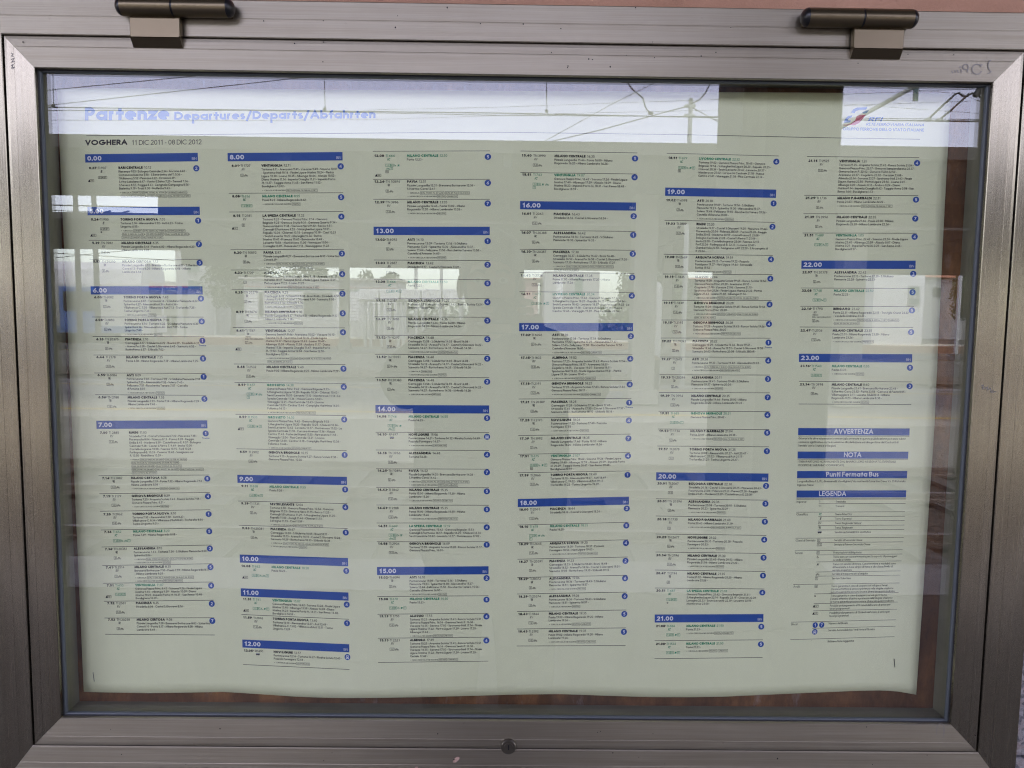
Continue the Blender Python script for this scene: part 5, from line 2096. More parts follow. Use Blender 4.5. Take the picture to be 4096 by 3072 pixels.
def build_ground():
    e1 = wy(4.85)                    # edge of the near platform
    XL, XR = -120, 120
    b = MB()
    b.box((-400, -420, -0.75), (400, 0.0, -0.60), 'ballast')
    struct('ground', b)
    b = MB()
    b.box((XL, e1 + 0.55, -0.6), (XR, 0.012, 0.0), 'asphalt')
    struct('near_platform', b)
    b = MB()
    b.box((XL, e1, -0.6), (XR, e1 + 0.546, 0.004), 'kerb')
    struct('near_platform_kerb', b)
    for nm, d0, d1 in (('middle_platform', 11.2, 17.0), ('far_platform', 27.5, 33.0), ('last_platform', 41.0, 44.5)):
        b = MB()
        b.box((XL, wy(d1), -0.6), (XR, wy(d0), -0.02), 'concrete' if nm != 'last_platform' else 'kerb')
        struct(nm, b)
        b = MB()
        b.box((XL, wy(d1), -0.02), (XR, wy(d1) + 0.5, 0.0), 'kerb')
        b.box((XL, wy(d0) - 0.5, -0.02), (XR, wy(d0), 0.0), 'kerb' if nm != 'last_platform' else 'brick')
        struct(nm + '_kerb', b)
        b = MB()
        b.box((XL, wy(d1) + 0.9, -0.02), (XR, wy(d1) + 1.05, -0.015), 'line_yellow')
        b.box((XL, wy(d0) - 1.05, -0.02), (XR, wy(d0) - 0.9, -0.015), 'line_yellow')
        struct(nm + '_safety_line', b)
        if nm == 'last_platform':
            b = MB()
            b.box((XL, wy(d0) + 0.002, -0.6), (XR, wy(d0) + 0.02, -0.03), 'brick')
            struct('last_platform_brick_face', b)


def build_tracks():
    names = ['railway track beside the near platform, closest of the tracks', 'railway track between the near and the middle platform, second from the wall',
             'railway track just behind the middle platform', 'railway track in front of the far platform', 'railway track behind the far platform', 'railway track in front of the last platform under the train']
    for k, d in enumerate((6.4, 9.6, 19.2, 25.4, 35.2, 39.2)):
        y = wy(d)
        r = empty('railway_track', (0, y, -0.6))
        tag(r, names[k], 'track', 'railway tracks across the station')
        for s in (-0.75, 0.75):
            b = MB()
            b.box((-120, y + s - 0.035, -0.47), (120, y + s + 0.035, -0.44), 'rail')
            b.box((-120, y + s - 0.012, -0.52), (120, y + s + 0.012, -0.47), 'rail')
            b.box((-120, y + s - 0.07, -0.545), (120, y + s + 0.07, -0.52), 'rail')
            b.build('rail', r)
        b = MB()
        for i in range(-50, 50):
            b.box((i * 0.62 - 0.12, y - 1.2, -0.61), (i * 0.62 + 0.12, y + 1.2, -0.545), 'sleeper')
        tag(b.build('sleepers', r), kind='stuff')


def canopy(label, y0, y1, z, x0, x1, cols, roof='roof_dark', colmat='concrete', cw=0.38, fasc=0.28, face='roof_dark', beam=0.22):
    r = empty('platform_canopy', (0, (y0 + y1) / 2, 0))
    tag(r, label, 'canopy', 'canopies over the platforms')
    b = MB()
    b.box((x0, y0 + 0.06, z), (x1, y1 - 0.06, z + 0.12), roof)
    b.build('roof', r)
    for ya, yb in ((y0, y0 + 0.055), (y1 - 0.055, y1)):
        b = MB()
        b.box((x0, ya, z - 0.06), (x1, yb, z + fasc), face)
        b.build('fascia', r)
    for i in range(int((x1 - x0) / 3.0) + 1):
        if abs(x0 + i * 3.0) < 45:
            b = MB()
            b.box((x0 + i * 3.0 - 0.06, y0 + 0.12, z - beam), (x0 + i * 3.0 + 0.06, y1 - 0.12, z - 0.002), 'beam_dark')
            b.build('beam', r)
    for cx, cy in cols:
        b = MB()
        b.box((cx - cw / 2, cy - cw / 2, 0.0), (cx + cw / 2, cy + cw / 2, z - beam - 0.002), colmat, 0.02)
        b.box((cx - cw / 2 - 0.06, cy - cw / 2 - 0.06, -0.004), (cx + cw / 2 + 0.06, cy + cw / 2 + 0.06, 0.25), colmat, 0.02)
        b.build('column', r)
    return r


def build_canopies():
    # our own canopy overhead
    cx = mirror(3076, 1240, 4.05)[0]
    near = empty('near_canopy', (0, -2, 0))
    tag(near, 'dark roof over the near platform directly in front of the case', 'canopy')
    b = MB()
    b.box((-40, NEAR_EDGE, 3.42), (40, 0.02, 3.55), 'roof_dark')
    b.build('roof', near)
    b = MB()
    b.box((-40, NEAR_EDGE - 0.06, 3.34), (40, NEAR_EDGE - 0.003, 3.75), 'beam_dark')
    b.build('fascia', near)
    for i in range(-12, 13):
        b = MB()
        b.box((cx + i * 3.2 - 0.08, NEAR_EDGE + 0.05, 3.22), (cx + i * 3.2 + 0.08, 0.0, 3.416), 'beam_dark')
        b.build('beam', near)
    # stout pillar carrying it, and its fellows along the platform
    py = wy(4.05)
    first = None
    for i, lab in ((0, 'stout dark platform pillar right of the photographer'), (-2, 'stout dark platform pillar further left along the near platform')):
        x = cx + i * 4.6
        p = empty('platform_pillar', (x, py, 0))
        tag(p, lab, 'pillar', 'pillars of the near platform')
        h = 0.2385
        b = MB()
        b.box((x - h, py - 0.24, 0.3), (x + h, py + 0.24, 3.2), 'pillar_dark', 0.03)
        b.build('shaft', p)
        b = MB()
        b.box((x - h - 0.05, py - 0.29, 0.0), (x + h + 0.05, py + 0.29, 0.3), 'pillar_dark', 0.02)
        b.build('base', p)
        b = MB()
        b.box((x - h - 0.001, py + 0.235, 0.31), (x - h + 0.11, py + 0.2425, 3.19), 'offwhite')
        b.build('light_face_strip', p)  # pale strip added for the pillar's light face, lightness put into its colour
    # canopy of the middle platform
    d0, d1 = 11.0, 15.8
    xg = mirror(632, 850, 15.8)[0]
    cols = []
    for px, d in ((3392, 13.6), (2570, 13.6), (-1200, 13.6), (5300, 13.6)):
        cols.append((mirror(px, 1240, d)[0], wy(d)))
    zc = 3.72
    mc = canopy('dark flat canopy over the middle platform, first roof across the tracks', wy(d1), wy(d0), zc, -60, 60, cols, cw=0.40, fasc=0.05)
    # canopy further off: its roof hides the sky except for a slit at the left
    fc = canopy('dark flat canopy over the far platform, second roof across the tracks', wy(33.4), wy(23.5), 4.10, -90, 90, [(x, wy(30)) for x in (-30, -18, -6, 6, 18, 30)], cw=0.34, fasc=0.12, beam=0.08)
    b = MB()
    b.box((mirror(725, 1050, 33.4)[0], wy(33.4) - .06, 3.24), (90, wy(33.4) - .004, 4.2), 'beam_dark')
    b.build('valance', fc)
    b = MB()
    b.box((-90, wy(33.4) - .055, 3.85), (mirror(725, 1050, 33.4)[0] - .003, wy(33.4) - .004, 4.2), 'beam_dark')
    b.build('valance', fc)
    b = MB()
    b.box((xg, wy(d1) - .06, 3.28), (60, wy(d1) - .003, 3.80), 'beam_dark')
    b.build('valance', mc)


NEAR_EDGE = -3.35


def build_catenary():
    d = 9.6
    root = empty('overhead_line', (0, wy(d), 0))
    tag(root, 'overhead contact wires with droppers strung above the second track', 'overhead line')

    def wire(pts, r, dist=d, name='wire'):
        P = []
        for i in range(len(pts) - 1):
            for q in range(4):
                t = q / 4
                P.append((pts[i][0] * (1 - t) + pts[i + 1][0] * t, pts[i][1] * (1 - t) + pts[i + 1][1] * t))
        P.append(pts[-1])
        b = MB()
        b.tube([mirror(x, y, dist).tolist() for x, y in P], r, 'wire', 5)
        b.build(name, root)
    wire([(-1500, 510), (165, 363), (870, 295), (1500, 225)], .0045)
    wire([(-1500, 560), (165, 424), (1300, 300), (2200, 190)], .0045)
    wire([(-2500, 405), (165, 428), (1000, 440), (2000, 452), (2860, 470), (6000, 520)], .0065)
    wire([(-2500, 430), (165, 442), (1000, 441), (2000, 461), (2860, 466), (6000, 500)], .0045)
    wire([(-2500, 470), (165, 480), (1000, 482), (1500, 478), (2200, 455), (2860, 440), (6000, 330)], .0026, 11.0)
    wire([(1450, 440), (2000, 428), (2860, 398), (6000, 270)], .0026, 11.0)
    for x, y0, y1 in ((211, 180, 424), (1298, 200, 438), (2186, 210, 446)):
        wire([(x - 2, y0), (x, (y0 + y1) / 2), (x + 2, y1)], .0045, d, 'dropper')
        b = MB()
        b.ball(mirror(x + 1, y1 - 2, d).tolist(), .022, 'wire', 8, 5)
        b.build('clamp', root)
    wire([(2495, 250), (2503, 320), (2528, 355), (2572, 392), (2582, 430), (2600, 450)], .008, d, 'jumper_cable')
    wire([(2850, 260), (2845, 325), (2822, 372), (2796, 400), (2764, 416)], .007, d, 'jumper_cable')
    b = MB()
    P = mirror(2603, 453, d)
    b.box(P - np.array([.03, .02, .014]), P + np.array([.03, .02, .014]), 'wire', .004)
    b.build('clamp', root)
    wire([(2155, 577), (2450, 415), (2640, 320), (2800, 240)], .0045)
    wire([(2155, 577), (2400, 520), (2600, 465), (2748, 425)], .006)
    wire([(2770, 430), (2860, 480), (3300, 700)], .006)
    wire([(3300, 330), (3848, 800 - 425), (3940, 415), (5000, 480)], .0026, 11.0)
    wire([(3200, 400), (3375, 415), (3940, 455), (5000, 520)], .0026, 11.0)
    wire([(2860, 478), (3375, 480), (3945, 483), (6000, 500)], .005)

    # slim far mast that shows over the canopy
    m = empty('catenary_mast', mirror(2757, 600, 20.5).tolist()[:2] + [-0.6])
    tag(m, 'slender grey mast rising above the middle canopy roof', 'mast')
    x, y, _ = mirror(2757, 600, 20.5)
    zt = mirror(2757, 394, 20.5)[2]
    b = MB()
    b.tube([(x, y, -0.6), (x, y, zt)], [.07, .055], 'mast', 12)
    b.build('post', m)
    for zpx in (424, 462):
        zz = mirror(2757, zpx, 20.5)[2]
        b = MB()
        b.box((x - .16, y - .05, zz - .035), (x + .12, y + .05, zz + .035), 'mast', .01)
        b.build('bracket', m)

    for px, lab in ((298, 'dark mast seen through the gap at the far left, leftmost of two'), (372, 'dark mast seen through the gap at the far left, right one of two')):
        P = mirror(px, 700, 36.4)
        m = empty('catenary_mast', (P[0], P[1], -0.6))
        tag(m, lab, 'mast')
        b = MB()
        b.tube([(P[0], P[1], -0.6), (P[0], P[1], 7.5)], [.13, .10], 'beam_dark', 10)
        b.build('post', m)
        b = MB()
        b.tube([(P[0], P[1], 5.4), (P[0] + 1.6, P[1] + .1, 5.75)], .035, 'beam_dark', 8)
        b.build('bracket_arm', m)
    for pts, dd in (([(-800, 985), (215, 1012), (860, 1052), (1400, 1075)], 36.2), ([(-800, 850), (215, 842), (640, 856), (1500, 880)], 36.2), ([(-600, 1120), (420, 1010), (700, 985)], 35.2), ([(200, 820), (640, 830), (1400, 860)], 19.4)):
        wire(pts, .016, dd)

    # cantilever arm with its registration loop, at the right
    x0, y0, z0 = mirror(4500, 300, d)
    r = empty('cantilever_mast', (x0, y0 - 1.2, -0.6))
    tag(r, 'catenary mast at the right with a sloping grey cantilever tube', 'mast')
    yb = y0 - 1.2
    b = MB()
    b.tube([(x0, yb, -0.6), (x0, yb, 6.6)], [.12, .09], 'mast', 12)
    b.build('post', r)
    b = MB()
    b.tube([mirror(3150, 628, d).tolist(), mirror(3668, 340, d).tolist(), mirror(3960, 180, d).tolist(), (x0, yb, 5.9)], .026, 'pale_tube', 10)
    b.build('cantilever_tube', r)
    b = MB()
    b.tube([mirror(4010, 300, d).tolist(), mirror(3936, 335, d).tolist(), mirror(3900, 385, d).tolist()], [.03, .05, .03], 'wire', 10)
    b.tube([(x0, yb, z0 + .3), mirror(4010, 300, d).tolist()], .02, 'pale_tube', 8)
    b.build('insulator', r)
    b = MB()
    b.tube([mirror(*q, d).tolist() for q in ((3712, 478), (3775, 418), (3822, 376), (3836, 371), (3848, 382), (3866, 386), (3890, 372), (3910, 380), (3922, 388))], .012, 'wire', 6)
    b.tube([mirror(*q, d).tolist() for q in ((3756, 480), (3800, 445), (3862, 388), (3878, 374))], .012, 'wire', 6)
    b.build('registration_arm', r)
    for q in ((3712, 478), (3758, 480)):
        b = MB()
        P = mirror(*q, d)
        b.box(P - np.array([.03, .03, .016]), P + np.array([.03, .03, .016]), 'pale_tube', .004)
        b.build('clamp', r)
    b = MB()
    A, B = mirror(3655, 352, d), mirror(3672, 405, d)
    b.box((A[0], A[1] - .01, B[2]), (B[0], A[1] + .01, A[2]), 'green_glass', .003)
    b.build('number_tag', r)


def px_box(b, x0, y0, x1, y1, dist, depth, mat, bev=0.0):
    """block whose near face fills the given patch of the mirrored view at that distance"""
    A, B = mirror(x0, y0, dist), mirror(x1, y1, dist)
    yn = wy(dist)
    b.box((A[0], yn, B[2]), (B[0], yn - depth, A[2]), mat, bev)
    return (A[0], B[2], B[0], A[2], yn)


def build_train():
    d = 38.0
    yn = wy(d)
    xr = mirror(565, 1200, d)[0]
    z0, z1 = 0.25, 3.62
    root = empty('passenger_train', (xr - 12, yn - 1.4, -0.6))
    tag(root, 'white passenger train with blue doors at the far platform, left side', 'train')
    for c in range(2):
        x1 = xr - c * 25.6
        x0 = x1 - 25.0
        b = MB()
        prof = [(0, z0), (0, 2.55), (-0.22, 3.25), (-0.75, z1), (-2.1, z1), (-2.6, 3.25), (-2.8, 2.55), (-2.8, z0)]
        vs = [(x0, yn + a, z) for a, z in prof] + [(x1, yn + a, z) for a, z in prof]
        n = len(prof)
        b.add(vs, [(i, (i + 1) % n, (i + 1) % n + n, i + n) for i in range(n)] + [tuple(range(n)), tuple(range(2 * n - 1, n - 1, -1))], 'white')
        body = b.build('body', root)
        b = MB()
        b.box((x0, yn + 0.012, z0 + 0.02), (x1, yn + 0.002, z0 + 0.34), 'train_blue')
        b.build('blue_band', root)
        for wx in [x0 + 1.6 + 2.05 * i for i in range(11)]:
            if min(abs(wx + 0.75 - dx) for dx in (x0 + 5.6, x1 - 2.9)) < 1.7:
                continue
            b = MB()
            b.box((wx, yn + 0.02, 1.25), (wx + 1.5, yn + 0.002, 2.25), 'window')
            b.build('window', root)
        for dx in (x0 + 5.6, x1 - 2.9):
            b = MB()
            b.box((dx - 0.94, yn + 0.03, z0 + 0.1), (dx + 0.94, yn + 0.004, 2.42), 'train_blue')
            dr = b.build('door', root)
            for s in (-1, 1):
                b = MB()
                b.box((dx + s * 0.12, yn + 0.05, 1.30), (dx + s * 0.74, yn + 0.031, 2.2), 'window')
                b.build('door_window', dr)
                b = MB()
                b.box((dx + s * 0.03, yn + 0.08, 1.02), (dx + s * 0.08, yn + 0.031, 1.14), 'white')
                b.build('door_handle', dr)
        for wx in (x0 + 3.0, x0 + 5.4, x1 - 5.4, x1 - 3.0):
            for yy in (yn - 0.65, yn - 2.15):
                b = MB()
                b.tube([(wx, yy - 0.06, 0.0), (wx, yy + 0.06, 0.0)], 0.44, 'cam_black', 20)
                b.build('wheel', root)
        b = MB()
        b.box((x0 + 2.2, yn - 0.3, -0.12), (x1 - 2.2, yn - 2.5, z0), 'cam_black')
        b.build('underframe', root)


def house(name, label, x0, y0, x1, y1, dist, depth, wall, cat='building', wins=(), roof=None, group=None):
    yn = wy(dist)
    A, B = mirror(x0, y0, dist), mirror(x1, y1, dist)
    root = empty(name, ((A[0] + B[0]) / 2, yn - depth / 2, -0.6))
    tag(root, label, cat, group)
    b = MB()
    b.box((A[0], yn, -0.6), (B[0], yn - depth, A[2]), wall)
    b.build('wall', root)
    if roof:
        e = 0.5
        h = (B[0] - A[0]) * 0.16
        b = MB()
        ym = yn - depth / 2
        vs = [(A[0] - e, yn + e, A[2] + .003), (B[0] + e, yn + e, A[2] + .003), (B[0] + e, yn - depth - e, A[2] + .003), (A[0] - e, yn - depth - e, A[2] + .003), (A[0] - e, ym, A[2] + h), (B[0] + e, ym, A[2] + h)]
        b.add(vs, [(0, 1, 5, 4), (2, 3, 4, 5), (0, 4, 3), (1, 2, 5), (0, 3, 2, 1)], roof)
        b.build('roof', root)
    for (wx0, wy0, wx1, wy1, mat) in wins:
        P, Q = mirror(wx0, wy0, dist), mirror(wx1, wy1, dist)
        b = MB()
        b.box((P[0] - .08, yn + .05, Q[2] - .08), (Q[0] + .08, yn + .002, P[2] + .08), 'offwhite')
        f = b.build('window', root)
        b = MB()
        b.box((P[0], yn + .07, Q[2]), (Q[0], yn + .052, P[2]), mat)
        b.build('pane', f)
    return root


def build_far_side():
    # grey block with two small windows behind the train's end
    house('grey_building', 'pale grey block with two small greenish windows beyond the end of the train', 700, 1000, 862, 1240, 58, 9, 'offwhite', wins=((752, 1045, 800, 1090, 'green_glass'), (752, 1122, 800, 1156, 'green_glass')))
    house('white_cabin', 'white flat cabin with two greenish windows at the far right of the tracks', 3500, 1075, 3692, 1264, 42, 5, 'white', wins=((3640, 1148, 3672, 1182, 'green_glass'), (3636, 1196, 3674, 1216, 'green_glass')))
    house('pink_house', 'pink rendered house with a terracotta roof behind the orange wall', 2070, 1115, 2150, 1290, 66, 9, 'pink', roof='roof_tile')
    house('orange_house', 'orange house with a terracotta roof beside the far trees', 2800, 1118, 2900, 1290, 70, 10, 'brick', roof='roof_tile')
    house('long_white_house', 'long white house with a terracotta roof at the far right', 3690, 1110, 4300, 1290, 74, 10, 'offwhite', roof='roof_tile', wins=((3730, 1150, 3760, 1190, 'window'), (3860, 1150, 3890, 1190, 'window')))
    house('grey_hall', 'pale grey hall standing behind the photographer between the trees', 2180, 1085, 2395, 1270, 62, 9, 'offwhite', wins=((2225, 1110, 2250, 1200, 'white'), (2300, 1110, 2330, 1180, 'green_glass')))
    # kiosk with white shutters, red and green band
    d = 46.0
    A, B = mirror(975, 1290, d), mirror(1590, 1110, d)
    k = empty('kiosk', ((A[0] + B[0]) / 2, wy(d) - 2, -0.6))
    tag(k, 'long low kiosk with white roller shutters under a red and green band', 'kiosk')
    P, Q = mirror(975, 1116, d), mirror(1590, 1300, d)
    b = MB()
    b.box((P[0], wy(d), -0.6), (Q[0], wy(d) - 4, P[2]), 'offwhite')
    b.build('wall', k)
    b = MB()
    b.box((P[0] - .2, wy(d) + .3, P[2] + .003), (Q[0] + .2, wy(d) - 4.2, P[2] + .12), 'concrete')
    b.build('roof', k)
    b = MB()
    px_box(b, 978, 1145, 1588, 1154, d - .05, .045, 'red')
    b.build('red_band', k)
    b = MB()
    px_box(b, 978, 1157, 1588, 1162, d - .05, .045, 'green')
    b.build('green_band', k)
    for xa, xb in ((988, 1030), (1056, 1204), (1345, 1436), (1470, 1580)):
        for i in range(9):
            b = MB()
            px_box(b, xa, 1168 + i * 13, xb, 1179 + i * 13, d - .05, .045, 'white')
            b.build('slat', k)
    for xa, xb in ((1215, 1330), (1036, 1050)):
        b = MB()
        px_box(b, xa, 1170, xb, 1262, d - .05, .045, 'window')
        b.build('window', k)
    # raised white footbridge boxes on dark legs
    d = 40.0
    r = empty('walkway', (mirror(1620, 1200, d)[0], wy(d) - 1, -0.6))
    tag(r, 'raised white walkway of box panels standing on dark legs', 'walkway')
    for i in range(5):
        b = MB()
        px_box(b, 1434 + i * 84, 1156, 1513 + i * 84, 1200, d, 2.2, 'white', .03)
        b.build('side_panel', r)
    b = MB()
    px_box(b, 1430, 1201, 1856, 1210, d - .06, 2.3, 'beam_dark')
    b.build('deck', r)
    for x in (1458, 1480, 1525, 1548, 1592, 1612, 1690, 1760, 1840):
        b = MB()
        P = mirror(x, 1210, d)
        for q in (0.15, 2.0):
            b.box((P[0] - .06, wy(d) - q - .06, -0.6), (P[0] + .06, wy(d) - q + .06, P[2]), 'mast')
        b.build('leg', r)
    # posts against the sky
    for i, (x, top, lab) in enumerate(((1664, 1040, 'slim grey post left of the pair against the sky'), (1766, 1045, 'slim grey post right of the pair against the sky'), (3346 + 500, 1036, 'white post at the far right beyond the tracks'))):
        dd = (52, 52, 40)[i]
        P = mirror(x, top, dd)
        o = empty('signal_post', (P[0], wy(dd), -0.6))
        tag(o, lab, 'post')
        b = MB()
        b.tube([(P[0], wy(dd), -0.6), (P[0], wy(dd), P[2])], .11 if i < 2 else .10, 'mast' if i < 2 else 'white', 10)
        b.build('shaft', o)
        b = MB()
        b.tube([(P[0], wy(dd), -0.6), (P[0], wy(dd), -0.45)], .22, 'concrete', 10)
        b.build('foot', o)
    # sign posts by the train
    d = 36.0
    for i, (x, w, lab) in enumerate(((620, 50, 'pale sign panel with red and blue stripes by the train, leftmost'), (680, 54, 'pale sign panel with red and blue stripes by the train, middle'), (738, 22, 'narrow sign panel with red and blue stripes by the train, rightmost'))):
        o = empty('sign_panel', (mirror(x, 1200, d)[0], wy(d), -0.02))
        tag(o, lab, 'sign', 'striped signs by the train')
        b = MB()
        px_box(b, x - w / 2, 1126, x + w / 2, 1141, d, .08, 'white')
        px_box(b, x - w / 2, 1142, x + w / 2, 1151, d, .08, 'red')
        px_box(b, x - w / 2, 1152, x + w / 2, 1160, d, .08, 'train_blue')
        px_box(b, x - w / 2, 1161, x + w / 2, 1262, d, .08, 'offwhite')
        b.build('panel', o)
        P = mirror(x, 1262, d)
        b = MB()
        b.tube([(P[0], wy(d) - .04, -0.02), (P[0], wy(d) - .04, P[2])], .05, 'mast', 8)
        b.build('post', o)
    # bollard-like grey column right of the photographer, with a domed top
    d = 24.0
    P = mirror(2625, 1160, d)
    o = empty('domed_column', (P[0], wy(d), -0.6))
    tag(o, 'pale round column with a domed top right of the photographer', 'column')
    b = MB()
    b.tube([(P[0], wy(d), -0.6), (P[0], wy(d), P[2])], .19, 'offwhite', 16)
    b.build('shaft', o)
    b = MB()
    b.ball((P[0], wy(d), P[2]), (.19, .19, .26), 'offwhite', 16, 8)
    b.build('dome', o)
    o = empty('litter_bin', mirror(2612, 1400, 15.0).tolist()[:2] + [-0.02])
    tag(o, 'dark litter bin on the middle platform right of the photographer', 'bin')
    P = mirror(2606, 1400, 15.0)
    b = MB()
    b.tube([(P[0], P[1], -.02), (P[0], P[1], .62), (P[0], P[1], .66)], [.15, .17, .17], 'pillar_dark', 16)
    b.build('body', o)
    b = MB()
    b.tube([(P[0], P[1], .67), (P[0], P[1], .74)], [.18, .12], 'brick', 16)
    b.build('lid', o)


def tree(label, px, top, dist, width, seed, group='trees beyond the tracks'):
    rnd = random.Random(seed)
    P = mirror(px, top, dist)
    x, y, zt = P[0], wy(dist), P[2]
    r = empty('tree', (x, y, -0.6))
    tag(r, label, 'tree', group)
    h = zt + 0.6
    b = MB()
    b.tube([(x, y, -0.6), (x + .1, y, -0.6 + h * .3), (x - .1, y + .1, -0.6 + h * .75)], [.22, .17, .06], 'bark', 8)
    for k in range(5):
        a = k * 1.3 + rnd.random()
        b.tube([(x, y, -0.6 + h * (.3 + .07 * k)), (x + math.cos(a) * width * .3, y + math.sin(a) * width * .3, -0.6 + h * (.55 + .07 * k))], [.09, .03], 'bark', 6)
    b.build('trunk', r)
    vs, fs = [], []
    cl = [(rnd.uniform(-.34, .34) * width, rnd.uniform(-.34, .34) * width, rnd.uniform(.36, .9) * h, rnd.uniform(.12, .22) * width) for _ in range(16)]
    for i in range(2600):
        c = cl[i % 16]
        while True:
            q = Vector((rnd.uniform(-1, 1), rnd.uniform(-1, 1), rnd.uniform(-1, 1)))
            if q.length < 1:
                break
        p = Vector((x + c[0], y + c[1], -0.6 + c[2])) + q * c[3]
        p.z = min(p.z, zt)
        s = rnd.uniform(.09, .2)
        u = Vector((rnd.uniform(-1, 1), rnd.uniform(-1, 1), rnd.uniform(-1, 1))).normalized()
        v = u.orthogonal().normalized()
        n = len(vs)
        vs += [p + u * s, p + v * s * .6, p - u * s, p - v * s * .6]
        fs.append((n, n + 1, n + 2, n + 3))
    b = MB()
    b.add(vs, fs, 'leaf')
    b.build('crown', r)


def build_trees():
    for i, (lab, px, top, d, w) in enumerate((('bushy green tree behind the kiosk roof', 1500, 1046, 66, 4.6), ('small green tree standing behind the middle of the kiosk', 1270, 1040, 60, 6.0),
                                              ('broad green tree right of the photographer', 2600, 1040, 60, 6.2), ('green tree next to the orange house', 2740, 1082, 66, 4.4),
                                              ('green tree behind the long white house', 3760, 1060, 84, 6.0), ('low green tree at the far right edge', 3900, 1075, 70, 5.0), ('tall tree between the grey block and the kiosk', 925, 1030, 56, 4.6))):
        tree(lab, px, top, d, w, 11 + i)
    # hedge line that closes the view at ground level
    rnd = random.Random(5)
    vs, fs = [], []
    for i in range(5200):
        p = Vector((rnd.uniform(-75, 75), wy(rnd.uniform(86, 90)), rnd.uniform(-.6, 2.4) + .7 * math.sin(i * .013)))
        p.z = max(-.6, p.z - .9 * rnd.random())
        s = rnd.uniform(.25, .55)
        u = Vector((rnd.uniform(-1, 1), rnd.uniform(-1, 1), rnd.uniform(-1, 1))).normalized()
        v = u.orthogonal().normalized()
        n = len(vs)
        vs += [p + u * s, p + v * s * .6, p - u * s, p - v * s * .6]
        fs.append((n, n + 1, n + 2, n + 3))
    b = MB()
    b.add(vs, fs, 'leaf')
    tag(b.build('hedge'), kind='stuff')


# ------------------------------------------------------------------ the photographer
def skinned(name, joints, bones, mat, parent=None, levels=2):
    me = bpy.data.meshes.new(name)
    keys = list(joints)
    me.from_pydata([joints[k][0] for k in keys], [(keys.index(a), keys.index(b)) for a, b in bones], [])
    me.materials.append(M[mat])
    o = bpy.data.objects.new(name, me)
    COL.objects.link(o)
    sk = o.modifiers.new('skin', 'SKIN')
    sk.use_smooth_shade = True
    data = me.skin_vertices[0].data if me.skin_vertices else None
    if data is None:
        bpy.context.view_layer.objects.active = o
        me.update()
        data = me.attributes  # pragma: no cover
    for i, k in enumerate(keys):
        r = joints[k][1]
        data[i].radius = r if isinstance(r, tuple) else (r, r)
        data[i].use_root = (i == 0)
    ss = o.modifiers.new('subdivision', 'SUBSURF')
    ss.levels = levels
    ss.render_levels = levels
    if parent is not None:
        attach(o, parent)
    return o


